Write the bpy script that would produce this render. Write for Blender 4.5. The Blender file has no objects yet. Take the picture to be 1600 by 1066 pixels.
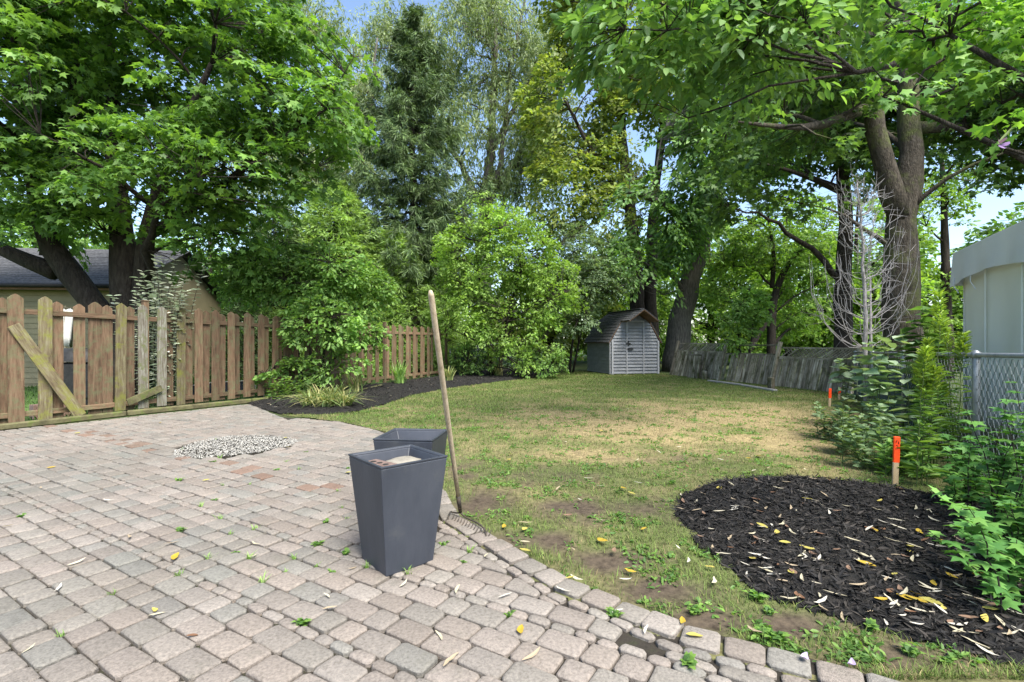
import bpy, bmesh, math, random
import numpy as np
from mathutils import Vector, Matrix, noise as mnoise
R = math.radians
random.seed(7); rng = np.random.default_rng(7)
S = bpy.context.scene; COL = S.collection
# ------------------------------------------------------------------ camera
F, H, HZ = 770.0, 1.32, 534.0           # focal length in photo pixels, eye height, horizon row
cam = bpy.data.cameras.new('camera'); cam.sensor_width = 36; cam.lens = F/1600*36
cam.clip_start = 0.05; cam.clip_end = 600; cam.shift_y = (HZ-533)/1600
camo = bpy.data.objects.new('camera', cam); COL.objects.link(camo)
camo.location = (0, 0, H); camo.rotation_euler = (R(90), 0, 0); S.camera = camo
# ------------------------------------------------------------------ sky and sun
SUN_EL, SUN_AZ = 55.0, 148.0            # azimuth clockwise from +Y (behind the camera, a little right)
w = bpy.data.worlds.new('World'); S.world = w; w.use_nodes = True
nt = w.node_tree; bg = nt.nodes['Background']; sky = nt.nodes.new('ShaderNodeTexSky')
sky.sky_type = 'NISHITA'; sky.sun_disc = False; sky.sun_elevation = R(SUN_EL); sky.sun_rotation = R(SUN_AZ)
sky.air_density = 1.0; sky.dust_density = 1.2; sky.ozone_density = 1.0
nt.links.new(sky.outputs[0], bg.inputs[0]); bg.inputs[1].default_value = 0.11
sl = bpy.data.lights.new('sun', 'SUN'); sl.energy = 3.4; sl.angle = R(35); sl.color = (1, .96, .88)
so = bpy.data.objects.new('sun', sl); COL.objects.link(so)
_d = Vector((math.sin(R(SUN_AZ))*math.cos(R(SUN_EL)), math.cos(R(SUN_AZ))*math.cos(R(SUN_EL)), math.sin(R(SUN_EL))))
so.rotation_euler = _d.to_track_quat('Z', 'Y').to_euler(); so.location = (0, -5, 30)
S.view_settings.view_transform = 'Standard'; S.view_settings.look = 'None'
S.view_settings.exposure = 1.65; S.view_settings.gamma = 1
S.render.engine = 'CYCLES'; S.cycles.max_bounces = 7; S.cycles.diffuse_bounces = 4
S.cycles.transmission_bounces = 4; S.cycles.transparent_max_bounces = 4; S.cycles.caustics_reflective = False; S.cycles.caustics_refractive = False

# ------------------------------------------------------------------ helpers
def G(px, py, z=0.0):                    # photo pixel -> point on the ground
    d = F*(H-z)/(py-HZ); return np.array([(px-800)/F*d, d, z])
def P(px, py, d):                        # photo pixel at a known depth
    return np.array([(px-800)/F*d, d, H-(py-HZ)/F*d])
def unit(v): v = np.asarray(v, float); return v/np.maximum(np.linalg.norm(v, axis=-1, keepdims=True), 1e-9)
def inpoly(pts, poly):
    x, y = pts[:, 0], pts[:, 1]; ins = np.zeros(len(pts), bool); n = len(poly)
    for i in range(n):
        x1, y1 = poly[i][:2]; x2, y2 = poly[(i+1) % n][:2]
        c = ((y1 > y) != (y2 > y)) & (x < (x2-x1)*(y-y1)/((y2-y1) if y2 != y1 else 1e-9)+x1); ins ^= c
    return ins
def nz(p, s=1.0, o=0.0): return mnoise.noise(Vector((p[0]*s+o, p[1]*s-o, (p[2] if len(p) > 2 else 0)*s+o*.5)))
def tag(o, label=None, cat=None, group=None, kind=None):
    for k, v in (('label', label), ('category', cat), ('group', group), ('kind', kind)):
        if v: o[k] = v
    return o
def thing(name, label, cat, loc=(0, 0, 0), rz=0, group=None):
    o = bpy.data.objects.new(name, None); o.empty_display_size = .1; COL.objects.link(o)
    o.location = [float(v) for v in loc]; o.rotation_euler = (0, 0, rz)
    return tag(o, label, cat, group)
def link(name, me, mat, parent=None, smooth=False):
    if mat and not me.materials: me.materials.append(mat)
    o = bpy.data.objects.new(name, me); COL.objects.link(o)
    if parent: o.parent = parent
    if smooth: me.polygons.foreach_set('use_smooth', np.ones(len(me.polygons), bool))
    return o
def off(parent):
    o = np.zeros(3); p = parent
    while p is not None: o = o+np.array(p.location); p = p.parent
    return o
class MB:                                # collects polygons given in world axes
    def __init__(s): s.v = []; s.f = []
    def add(s, V, Fc):
        b = len(s.v); s.v += [tuple(map(float, p)) for p in V]; s.f += [tuple(i+b for i in f) for f in Fc]; return s
    def tube(s, pts, rad, n=6, cap=True):
        pts = [np.asarray(p, float) for p in pts]; V = []; m = len(pts); rad = np.broadcast_to(rad, m)
        ref = np.array([.31, .87, .21])
        for i, p in enumerate(pts):
            t = unit(pts[min(i+1, m-1)]-pts[max(i-1, 0)])
            a = np.cross(t, ref)
            if np.linalg.norm(a) < .15: a = np.cross(t, [1., 0, .3])
            a = unit(a); b = np.cross(t, a)
            for k in range(n):
                q = 2*math.pi*k/n; V.append(p+rad[i]*(a*math.cos(q)+b*math.sin(q)))
        Fc = [(i*n+k, i*n+(k+1) % n, (i+1)*n+(k+1) % n, (i+1)*n+k) for i in range(m-1) for k in range(n)]
        if cap: Fc += [tuple(range(n))[::-1], tuple((m-1)*n+k for k in range(n))]
        return s.add(V, Fc)
    def box(s, c, X, Y, Z):              # centre and three half-axis vectors
        c, X, Y, Z = (np.asarray(q, float) for q in (c, X, Y, Z))
        V = [c+sx*X+sy*Y+sz*Z for sz in (-1, 1) for sx, sy in ((-1, -1), (1, -1), (1, 1), (-1, 1))]
        return s.add(V, [(3, 2, 1, 0), (4, 5, 6, 7), (0, 1, 5, 4), (1, 2, 6, 5), (2, 3, 7, 6), (3, 0, 4, 7)])
    def build(s, name, mat, parent=None, smooth=False):
        o = off(parent); me = bpy.data.meshes.new(name)
        me.from_pydata([(a-o[0], b-o[1], c-o[2]) for a, b, c in s.v], [], s.f); me.update()
        return link(name, me, mat, parent, smooth)
def part_axes(name, V, Fc, c, X, Y, Z, mat, parent, smooth=False):   # verts in the piece's own frame
    me = bpy.data.meshes.new(name); me.from_pydata([tuple(map(float, v)) for v in V], [], Fc); me.update()
    o = link(name, me, mat, parent, smooth)
    X, Y, Z = unit(X), unit(Y), unit(Z); c = np.asarray(c, float)-off(parent)
    o.matrix_basis = Matrix(((X[0], Y[0], Z[0], c[0]), (X[1], Y[1], Z[1], c[1]), (X[2], Y[2], Z[2], c[2]), (0, 0, 0, 1)))
    return o
def bevel_box(sx, sy, sz, b):            # half sizes; chamfered box, 44 tris
    V = []; Fc = []; idx = {}
    for x in (-1, 1):
        for y in (-1, 1):
            for z in (-1, 1):
                for a in range(3):
                    q = [x*sx, y*sy, z*sz]
                    for k in range(3):
                        if k != a: q[k] -= (x, y, z)[k]*b
                    idx[(x, y, z, a)] = len(V); V.append(tuple(q))
    for a in range(3):
        u, v = (a+1) % 3, (a+2) % 3
        for s in (-1, 1):
            ring = []
            for p, q in ((-1, -1), (1, -1), (1, 1), (-1, 1)):
                k = [0, 0, 0]; k[a] = s; k[u] = p; k[v] = q; ring.append(idx[(*k, a)])
            Fc.append(tuple(ring) if s > 0 else tuple(ring[::-1]))
        for p in (-1, 1):
            for q in (-1, 1):             # edge along axis a between faces u and v
                k0 = [0, 0, 0]; k0[a] = -1; k0[u] = p; k0[v] = q; k1 = list(k0); k1[a] = 1
                r = (idx[(*k0, u)], idx[(*k1, u)], idx[(*k1, v)], idx[(*k0, v)])
                Fc.append(r[::-1] if p*q > 0 else r)
    for x in (-1, 1):
        for y in (-1, 1):
            for z in (-1, 1):
                r = tuple(idx[(x, y, z, a)] for a in range(3)); Fc.append(r if x*y*z > 0 else r[::-1])
    return V, Fc
def plank(name, c, X, Y, Z, size, mat, parent, b=.004):
    V, Fc = bevel_box(size[0]/2, size[1]/2, size[2]/2, min(b, min(size)*.3))
    return part_axes(name, V, Fc, c, X, Y, Z, mat, parent)
def under(child, part):                  # make a part a sub-part, keeping its place
    m = part.matrix_basis.inverted() @ child.matrix_basis; child.parent = part; child.matrix_parent_inverse = Matrix.Identity(4); child.matrix_basis = m; return child
def np_mesh(name, V, T, mat, parent=None, col=None, smooth=False):   # triangles from arrays (world axes)
    o = off(parent); me = bpy.data.meshes.new(name); V = np.asarray(V, np.float32)-o.astype(np.float32)
    T = np.asarray(T, np.int32); n = T.shape[1]
    me.vertices.add(len(V)); me.vertices.foreach_set('co', V.ravel())
    me.loops.add(T.size); me.loops.foreach_set('vertex_index', T.ravel())
    me.polygons.add(len(T)); me.polygons.foreach_set('loop_start', np.arange(0, T.size, n, dtype=np.int32))
    me.polygons.foreach_set('loop_total', np.full(len(T), n, np.int32))
    if col is not None:
        a = me.color_attributes.new('Col', 'FLOAT_COLOR', 'POINT')
        a.data.foreach_set('color', np.concatenate([col, np.ones((len(col), 1))], 1).astype(np.float32).ravel())
    me.update(calc_edges=True)
    return link(name, me, mat, parent, smooth)

# ------------------------------------------------------------------ materials
def newmat(name):
    m = bpy.data.materials.new(name); m.use_nodes = True; n = m.node_tree
    return m, n, n.nodes['Principled BSDF'], (lambda t: n.nodes.new(t)), n.links.new
def ramp(nd, cols, pos=None):
    e = nd.color_ramp.elements; k = len(cols)
    while len(e) < k: e.new(.5)
    for i, c in enumerate(cols):
        e[i].position = pos[i] if pos else i/(k-1); e[i].color = (*c, 1)
def surf(name, cols, scale=6, pos=None, rough=.85, bump=.2, bscale=40, stretch=(1, 1, 1), rnd=.0, spots=None, spot_scale=9, spot_thr=(.5, .62), metal=0, attr=False, detail=6, spec=.3, bdist=.01, world=False, sheen=0):
    m, n, B, nd, L = newmat(name)
    tc = nd('ShaderNodeTexCoord'); mp = nd('ShaderNodeMapping'); mp.inputs['Scale'].default_value = stretch
    if world:
        g = nd('ShaderNodeNewGeometry'); L(g.outputs['Position'], mp.inputs[0]); src = g.outputs['Position']
    else:
        oi0 = nd('ShaderNodeObjectInfo'); ad = nd('ShaderNodeVectorMath'); ad.operation = 'ADD'
        ml = nd('ShaderNodeMath'); ml.operation = 'MULTIPLY'; ml.inputs[1].default_value = 37.0
        L(oi0.outputs['Random'], ml.inputs[0]); L(tc.outputs['Object'], ad.inputs[0]); L(ml.outputs[0], ad.inputs[1])
        L(ad.outputs[0], mp.inputs[0]); src = ad.outputs[0]
    no = nd('ShaderNodeTexNoise'); no.inputs['Scale'].default_value = scale; no.inputs['Detail'].default_value = detail
    no.inputs['Roughness'].default_value = .65
    L(mp.outputs[0], no.inputs['Vector'])
    cr = nd('ShaderNodeValToRGB'); k = len(cols)
    ramp(cr, cols, pos or [.3+.4*i/max(k-1, 1) for i in range(k)]); L(no.outputs[0], cr.inputs[0]); out = cr.outputs[0]
    if attr:
        at = nd('ShaderNodeAttribute'); at.attribute_name = 'Col'; mx = nd('ShaderNodeMix'); mx.data_type = 'RGBA'; mx.blend_type = 'MULTIPLY'
        mx.inputs[0].default_value = 1; L(at.outputs['Color'], mx.inputs[6]); L(out, mx.inputs[7]); out = mx.outputs[2]
    if spots:
        n2 = nd('ShaderNodeTexNoise'); n2.inputs['Scale'].default_value = spot_scale; n2.inputs['Detail'].default_value = 7; n2.inputs['Roughness'].default_value = .7
        L(src, n2.inputs['Vector']); mr = nd('ShaderNodeMapRange'); mr.inputs[1].default_value, mr.inputs[2].default_value = spot_thr; L(n2.outputs[0], mr.inputs[0])
        mx = nd('ShaderNodeMix'); mx.data_type = 'RGBA'; L(mr.outputs[0], mx.inputs[0]); L(out, mx.inputs[6]); mx.inputs[7].default_value = (*spots, 1); out = mx.outputs[2]
    if rnd:
        oi = nd('ShaderNodeObjectInfo'); mr = nd('ShaderNodeMapRange'); mr.inputs[3].default_value = 1-rnd; mr.inputs[4].default_value = 1+rnd
        L(oi.outputs['Random'], mr.inputs[0]); hs = nd('ShaderNodeHueSaturation'); L(mr.outputs[0], hs.inputs['Value']); L(out, hs.inputs['Color']); out = hs.outputs[0]
    L(out, B.inputs['Base Color']); B.inputs['Roughness'].default_value = rough; B.inputs['Metallic'].default_value = metal
    B.inputs['Specular IOR Level'].default_value = spec
    if bump:
        n3 = nd('ShaderNodeTexNoise'); n3.inputs['Scale'].default_value = bscale; n3.inputs['Detail'].default_value = 5; L(mp.outputs[0], n3.inputs['Vector'])
        bp = nd('ShaderNodeBump'); bp.inputs['Strength'].default_value = bump; bp.inputs['Distance'].default_value = bdist
        L(n3.outputs[0], bp.inputs['Height']); L(bp.outputs[0], B.inputs['Normal'])
    return m
def leafmat(name, cols, trans=.35, rough=.5, spec=.35, clump=.9, var=.35, tint=(1.25, 1.3, .5)):
    m, n, B, nd, L = newmat(name)
    g = nd('ShaderNodeNewGeometry'); cr = nd('ShaderNodeValToRGB'); ramp(cr, cols); L(g.outputs['Random Per Island'], cr.inputs[0])
    no = nd('ShaderNodeTexNoise'); no.inputs['Scale'].default_value = clump; no.inputs['Detail'].default_value = 3; L(g.outputs['Position'], no.inputs['Vector'])
    mr = nd('ShaderNodeMapRange'); mr.inputs[1].default_value = .3; mr.inputs[2].default_value = .7; mr.inputs[3].default_value = 1-var; mr.inputs[4].default_value = 1+var
    L(no.outputs[0], mr.inputs[0]); hs = nd('ShaderNodeHueSaturation'); L(mr.outputs[0], hs.inputs['Value']); L(cr.outputs[0], hs.inputs['Color'])
    L(hs.outputs[0], B.inputs['Base Color']); B.inputs['Roughness'].default_value = rough; B.inputs['Specular IOR Level'].default_value = spec
    tr = nd('ShaderNodeBsdfTranslucent'); mx = nd('ShaderNodeMix'); mx.data_type = 'RGBA'; mx.blend_type = 'MULTIPLY'; mx.inputs[0].default_value = 1
    L(hs.outputs[0], mx.inputs[6]); mx.inputs[7].default_value = (*tint, 1); L(mx.outputs[2], tr.inputs[0])
    ms = nd('ShaderNodeMixShader'); ms.inputs[0].default_value = trans; L(B.outputs[0], ms.inputs[1]); L(tr.outputs[0], ms.inputs[2])
    L(ms.outputs[0], n.nodes['Material Output'].inputs[0])
    return m
def attrmat(name, rough=.8, trans=0, spec=.25):
    m, n, B, nd, L = newmat(name); at = nd('ShaderNodeAttribute'); at.attribute_name = 'Col'
    L(at.outputs['Color'], B.inputs['Base Color']); B.inputs['Roughness'].default_value = rough; B.inputs['Specular IOR Level'].default_value = spec
    if trans:
        tr = nd('ShaderNodeBsdfTranslucent'); L(at.outputs['Color'], tr.inputs[0]); ms = nd('ShaderNodeMixShader'); ms.inputs[0].default_value = trans
        L(B.outputs[0], ms.inputs[1]); L(tr.outputs[0], ms.inputs[2]); L(ms.outputs[0], n.nodes['Material Output'].inputs[0])
    return m
MT = {}
MT['soil'] = surf('soil', [(.035, .026, .018), (.075, .056, .038), (.12, .09, .062)], 9, bump=.6, bscale=60, rough=.95, world=True)
MT['ground'] = surf('ground_cover', [(.03, .045, .014), (.05, .075, .02), (.06, .05, .03)], 1.3, bump=.5, bscale=30, rough=.95, world=True)
MT['lawn'] = surf('lawn_soil', [(.4, .36, .33), (.95, .95, .9), (1.4, 1.38, 1.3)], 22, bump=.7, bscale=55, rough=.95, attr=True, world=True)
MT['joint'] = surf('joint_sand', [(.014, .011, .008), (.03, .025, .019), (.03, .034, .014)], 12, bump=.6, bscale=90, rough=.95, world=True)
MT['paver'] = surf('concrete_paver', [(.6, .59, .57), (.98, .98, .98), (1.3, 1.28, 1.25)], 75, bump=.8, bscale=190, rough=.92, attr=True, world=True, detail=10, spots=(.12, .115, .09), spot_scale=5, spot_thr=(.56, .85), bdist=.006)
MT['mulch'] = surf('black_mulch', [(.004, .004, .004), (.012, .011, .01), (.03, .026, .022)], 35, bump=1, bscale=70, rough=.9, world=True, bdist=.03)
MT['chip'] = leafmat('mulch_chip', [(.004, .004, .004), (.012, .011, .011), (.022, .02, .018), (.05, .042, .035)], trans=0, rough=.8, clump=3, var=.3)
MT['wood'] = surf('weathered_cedar', [(.06, .038, .022), (.135, .084, .05), (.205, .138, .086)], 3.2, bump=.5, bscale=9, stretch=(9, 9, .8), rnd=.3, rough=.9, spots=(.125, .125, .065), spot_scale=6.5, spot_thr=(.48, .66))
MT['woodmoss'] = surf('mossy_cedar', [(.07, .05, .03), (.13, .105, .06), (.21, .195, .12)], 4, bump=.6, bscale=12, stretch=(9, 9, .9), rnd=.2, rough=.95, spots=(.15, .15, .035), spot_scale=7, spot_thr=(.47, .64))
MT['woodgrey'] = surf('lichen_grey_wood', [(.08, .064, .045), (.16, .145, .115), (.28, .28, .235)], 5, bump=.6, bscale=12, stretch=(8, 8, .8), rnd=.1, rough=.95, spots=(.12, .13, .06), spot_scale=7, spot_thr=(.5, .62))
MT['oldwood'] = surf('old_grey_fence', [(.09, .076, .052), (.25, .22, .165), (.5, .47, .39)], 2.4, bump=.5, bscale=8, stretch=(9, 9, .6), rnd=.4, rough=.95, spots=(.055, .06, .02), spot_scale=2.2, spot_thr=(.46, .66))
MT['timber'] = surf('mossy_timber', [(.05, .045, .025), (.1, .09, .045), (.16, .15, .08)], 5, bump=.6, bscale=20, rough=.95, spots=(.09, .11, .03), spot_scale=6)
MT['handle'] = surf('ash_handle', [(.26, .2, .13), (.4, .32, .22), (.5, .42, .3)], 4, bump=.25, bscale=10, stretch=(14, 14, .8), rough=.75)
MT['siding'] = surf('white_siding', [(.175, .181, .19), (.22, .228, .24), (.26, .268, .28)], 2.5, bump=.1, bscale=20, rough=.6, rnd=.06, spots=(.2, .2, .19), spot_scale=2, spot_thr=(.5, .85))
MT['trim'] = surf('white_trim', [(.3, .3, .31), (.38, .38, .39)], 3, bump=.1, rough=.6)
MT['shingle'] = surf('grey_shingle', [(.035, .035, .036), (.075, .075, .078), (.14, .14, .14)], 14, bump=.6, bscale=60, rough=.95, rnd=.15, world=True)
MT['soffit'] = surf('brown_soffit', [(.1, .06, .035), (.2, .12, .07)], 5, rough=.9)
MT['tan'] = surf('tan_siding', [(.22, .19, .11), (.29, .25, .15)], 2, bump=.1, rough=.6, rnd=.04)
MT['black'] = surf('black_iron', [(.01, .01, .01), (.03, .03, .03)], 20, rough=.6, bump=.1)
MT['planter'] = surf('dark_plastic', [(.028, .032, .042), (.036, .041, .053), (.05, .055, .068)], 3.5, bump=.08, bscale=60, rough=.5, stretch=(1, 1, .35), spots=(.075, .078, .08), spot_scale=3.2, spot_thr=(.58, .85), spec=.4)
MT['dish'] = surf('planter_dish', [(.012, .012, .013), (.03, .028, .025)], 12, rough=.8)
MT['brick'] = surf('rough_brick', [(.09, .06, .05), (.14, .095, .08), (.19, .14, .12)], 25, bump=.5, bscale=90, rough=.95)
MT['slab'] = surf('tan_stone', [(.16, .145, .115), (.22, .2, .165), (.28, .26, .21)], 12, bump=.5, bscale=60, rough=.95)
MT['iron'] = surf('rusty_steel', [(.03, .027, .025), (.08, .07, .06), (.12, .09, .065)], 30, rough=.65, metal=.5, bump=.2)
MT['galv'] = surf('galvanised_steel', [(.2, .215, .23), (.28, .3, .32), (.36, .38, .4)], 10, rough=.5, metal=.6, bump=.1)
MT['wire'] = surf('chain_wire', [(.13, .15, .15), (.24, .26, .26)], 10, rough=.55, metal=.5, bump=0)
MT['mesh'] = surf('green_windscreen', [(.015, .045, .04), (.03, .075, .065)], 25, rough=.9, bump=.3, bscale=150)
MT['orange'] = surf('orange_paint', [(.85, .055, .008), (.95, .09, .015)], 8, rough=.6, rnd=.05)
MT['ink'] = surf('marker_ink', [(.01, .01, .01), (.02, .02, .02)], 8, rough=.7)
MT['stake'] = surf('raw_stake', [(.35, .26, .15), (.5, .38, .24)], 4, stretch=(8, 8, 1), rough=.85)
MT['canvas'] = leafmat('white_canvas', [(.76, .77, .8), (.8, .81, .84)], trans=.22, rough=.5, clump=1.2, var=.06, tint=(1, 1, .95))  # bluish shade of the valance is mixed into this canvas colour
MT['canvaswall'] = leafmat('lit_canvas', [(.82, .83, .79), (.86, .87, .83)], trans=.22, rough=.5, clump=1.2, var=.04, tint=(1, 1, .95))  # same white canvas, the wall's warmer light painted into its colour
MT['concrete'] = surf('pale_concrete', [(.16, .16, .15), (.28, .28, .265)], 9, rough=.95, bump=.4)
MT['bark'] = surf('dark_bark', [(.014, .011, .009), (.035, .028, .022), (.06, .05, .04)], 5, bump=1, bscale=14, stretch=(3.5, 3.5, .7), rough=.95, bdist=.04)
MT['barkmoss'] = surf('mossy_bark', [(.025, .021, .016), (.06, .05, .038), (.11, .095, .075)], 5, bump=1, bscale=14, stretch=(3.5, 3.5, 1), rough=.95, spots=(.085, .1, .03), spot_scale=1.4, spot_thr=(.5, .64), bdist=.04)
MT['barkgrey'] = surf('grey_bark', [(.05, .045, .04), (.12, .11, .095), (.2, .185, .16)], 6, bump=1, bscale=16, stretch=(4, 4, .6), rough=.95, bdist=.04)
MT['dead'] = surf('bleached_wood', [(.17, .16, .155), (.27, .255, .25), (.36, .345, .34)], 14, bump=.3, rough=.9)
MT['stem'] = surf('green_stem', [(.07, .1, .03), (.12, .16, .05)], 10, rough=.7, bump=.1)
MT['gravel'] = leafmat('gravel_stone', [(.15, .145, .13), (.26, .25, .225), (.4, .38, .34), (.2, .195, .185)], trans=0, rough=.9, clump=2, var=.15)
# leaves
def lm(k, a, b, c, **kw): MT[k] = leafmat('leaf_'+k, [tuple(np.array(q)*[1.4, 1.32, 1.3]+[.008, .006, .018]) for q in (a, b, c)], **kw)
lm('maple', (.05, .12, .02), (.085, .18, .03), (.14, .26, .04), trans=.45)
lm('mapledark', (.035, .085, .02), (.06, .125, .026), (.1, .19, .035), trans=.45)
lm('ash', (.08, .14, .022), (.14, .2, .032), (.22, .27, .05), trans=.45)
lm('willow', (.1, .155, .055), (.15, .21, .085), (.21, .27, .12), trans=.4)
lm('spruce', (.035, .07, .016), (.062, .112, .028), (.105, .17, .045), trans=.15, clump=1.6, var=.4)
lm('cedar', (.12, .21, .05), (.175, .29, .075), (.25, .38, .11), trans=.4, clump=1.5, var=.4)
lm('bright', (.1, .195, .03), (.15, .265, .042), (.22, .35, .06), trans=.45)
lm('lilac', (.07, .13, .055), (.11, .18, .08), (.18, .26, .13), trans=.4)
lm('viburnum', (.085, .18, .04), (.13, .25, .05), (.2, .33, .075), trans=.45)
lm('silver', (.2, .28, .17), (.34, .4, .29), (.5, .54, .45), trans=.2, tint=(1, 1.02, .95))
lm('woods', (.08, .17, .025), (.13, .24, .035), (.2, .33, .05), trans=.5)
lm('cherry', (.055, .13, .03), (.09, .185, .04), (.15, .27, .07), trans=.45)
lm('currant', (.055, .16, .03), (.085, .22, .04), (.15, .31, .06), trans=.35)
lm('golden', (.075, .16, .035), (.115, .22, .045), (.18, .3, .06), trans=.35)
lm('goldtip', (.14, .25, .03), (.19, .3, .035), (.26, .36, .045), trans=.3)
lm('milk', (.11, .19, .1), (.17, .26, .15), (.27, .36, .24), trans=.3)
lm('strap', (.07, .13, .03), (.13, .19, .05), (.36, .34, .15), trans=.25)
lm('ivy', (.012, .035, .016), (.022, .055, .025), (.05, .1, .05))
lm('rose', (.06, .15, .025), (.1, .22, .03), (.17, .31, .05), trans=.4)
MT['grass'] = attrmat('grass_blade', trans=.25)
MT['litter'] = attrmat('dry_leaf', trans=.1, rough=.75)
MT['petal'] = leafmat('purple_petal', [(.24, .15, .34), (.32, .21, .42)], trans=.3, rough=.6, var=.05)
MT['seed'] = surf('brown_seed', [(.16, .06, .03), (.26, .1, .05)], 20, rough=.9)
MT['cloth'] = surf('pale_cloth', [(.55, .54, .5), (.65, .64, .6)], 5, rough=.9, bump=.2)
MT['sled'] = surf('slate_plastic', [(.035, .045, .06), (.06, .075, .1)], 6, rough=.5)
MT['pink'] = surf('faded_plank', [(.36, .22, .17), (.46, .3, .24)], 6, rough=.9, stretch=(1, 1, 8))

# ------------------------------------------------------------------ ground, lawn, patio outline
B_ = unit([.515, .857, 0.]); A_ = np.array([B_[1], -B_[0], 0.])     # paver directions
patio_edge = [G(722, 812), G(800, 858), G(900, 915), G(1010, 958), G(1100, 992), G(1200, 1016), G(1330, 1052), np.array([1.9, 1.62, 0]), np.array([2.6, 1.25, 0])]
patio_poly = [np.array([-12.6, -1., 0]), G(0, 675), G(390, 633), G(440, 653), G(530, 660), G(592, 674), G(640, 694), G(690, 760)]+patio_edge+[np.array([2.9, -1., 0])]
mulch_poly = [G(*p) for p in ((1052, 805), (1064, 778), (1128, 753), (1230, 748), (1340, 757), (1430, 772), (1530, 782))]+[np.array([4.3, 3.5, 0]), np.array([3.6, 2.3, 0]), np.array([2.9, 1.7, 0])]+[G(*p) for p in ((1575, 1050), (1480, 1022), (1400, 1000), (1290, 967), (1180, 938), (1140, 895), (1088, 855))]
bed_poly = [G(*p) for p in ((392, 637), (440, 648), (500, 650), (560, 645), (600, 634), (640, 620), (700, 608), (760, 600), (810, 594), (862, 588), (880, 580), (800, 577), (720, 584), (695, 588), (600, 601), (460, 615), (385, 629))]
def flat(name, poly, z, mat):
    me = bpy.data.meshes.new(name); me.from_pydata([(float(p[0]), float(p[1]), z) for p in poly], [], [tuple(range(len(poly)))]); me.update()
    return tag(link(name, me, mat), kind='structure')
me = bpy.data.meshes.new('ground'); me.from_pydata([(-150, -40, 0), (150, -40, 0), (150, 260, 0), (-150, 260, 0)], [], [(0, 1, 2, 3)])
tag(link('ground', me, MT['ground']), kind='structure')
# picket fence, board fence and chain link lines
PF = [None, G(0, 668), G(462, 615), G(697, 587)]; PF[0] = PF[1]-unit(PF[2]-PF[1])*4
BF0, BF1 = np.array([6.2, 19.3, 0]), np.array([8.35, 12.1, 0])
CL0, CL1 = np.array([3.05, 2.2, 0]), np.array([8.35, 12.0, 0])
DRY = [(1180, 655, 1.0, 2.6, 1.5), (1000, 668, .9, 2.2, 1.4), (900, 655, .7, 1.6, 1.2), (1240, 690, 1., 1.1, .8), (1120, 690, .7, 1.1, .8), (950, 715, .6, .9, .6), (850, 660, .55, 1., 1.), (1050, 640, .6, 2., 1.2), (1290, 735, .5, .6, .5)]
BARE = [(760, 790, 1., .28, .4), (830, 850, 1., .3, .22), (900, 800, .85, .4, .35), (960, 880, 1., .35, .2), (1040, 930, 1., .3, .2), (1000, 800, .7, .5, .3), (860, 745, .6, .6, .45), (1090, 720, .35, .9, .4), (735, 740, .6, .3, .6), (1110, 975, 1., .3, .15), (1240, 985, 1., .4, .14), (1400, 1030, .9, .4, .14)]
def blobf(pts, L):
    s = np.zeros(len(pts))
    for px, py, a, rx, ry in L:
        c = G(px, py); s = np.maximum(s, a*np.exp(-(((pts[:, 0]-c[0])/rx)**2+((pts[:, 1]-c[1])/ry)**2)))
    return s
def nzv(pts, s, o=0.): return np.array([mnoise.noise(Vector((p[0]*s+o, p[1]*s-o, o))) for p in pts])
def lawn_state(pts):
    n1 = nzv(pts, 1.3); n2 = nzv(pts, 4.5, 7.)
    dry = np.clip(blobf(pts, DRY)*1.15+n1*.5+n2*.35+.1, 0, 1); bare = np.clip(blobf(pts, BARE)*1.4+n2*.6+n1*.25-.22, 0, 1)
    return dry, bare
lawn_sheet = None
lawn_poly = [G(640, 694), G(592, 674), G(530, 660), G(440, 650), G(560, 645), G(700, 600), G(800, 590), G(880, 578), np.array([2.5, 22.5, 0]), np.array([6.1, 21, 0]), BF0+[.2, 0, 0], BF1+[.3, 0, 0], CL0+[.6, -.4, 0], np.array([3.4, 1.0, 0])]+patio_edge[::-1]+[G(690, 760)]
def grid_sheet(name, poly, step, zf, mat, colf=None):
    p = np.array([q[:2] for q in poly]); x0, y0 = p.min(0)-step; x1, y1 = p.max(0)+step
    nx, ny = int((x1-x0)/step)+1, int((y1-y0)/step)+1
    X, Y = np.meshgrid(x0+np.arange(nx)*step, y0+np.arange(ny)*step); pts = np.stack([X.ravel(), Y.ravel()], 1)
    q = np.stack([pts+[dx*step/2, dy*step/2] for dx, dy in ((1, 1),)], 0)[0]
    keep = inpoly(q, poly).reshape(ny, nx)[:-1, :-1]
    I = np.arange(nx*ny).reshape(ny, nx); Q = np.stack([I[:-1, :-1], I[:-1, 1:], I[1:, 1:], I[1:, :-1]], -1)[keep]
    u, inv = np.unique(Q, return_inverse=True); pts = pts[u]; Q = inv.reshape(Q.shape)
    V = np.concatenate([pts, zf(pts)[:, None]], 1)
    return tag(np_mesh(name, V, Q, mat, col=colf(pts) if colf else None, smooth=True), kind='structure')
def lawn_col(pts):
    dry, bare = lawn_state(pts); g = np.array([.088, .102, .036]); d = np.array([.265, .21, .11]); b = np.array([.07, .053, .038])
    c = g*(1-dry[:, None])+d*dry[:, None]; return c*(1-bare[:, None])+b*bare[:, None]
lawn_sheet = lawn_poly[:-1-len(patio_edge)]+[q+np.array([-.1, -.14, 0]) for q in patio_edge[::-1]]+[G(690, 760)+np.array([-.14, -.05, 0])]
grid_sheet('lawn', lawn_sheet, .06, lambda p: .012+.012*nzv(p, 2.2)+.004, MT['lawn'], lawn_col)
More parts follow.
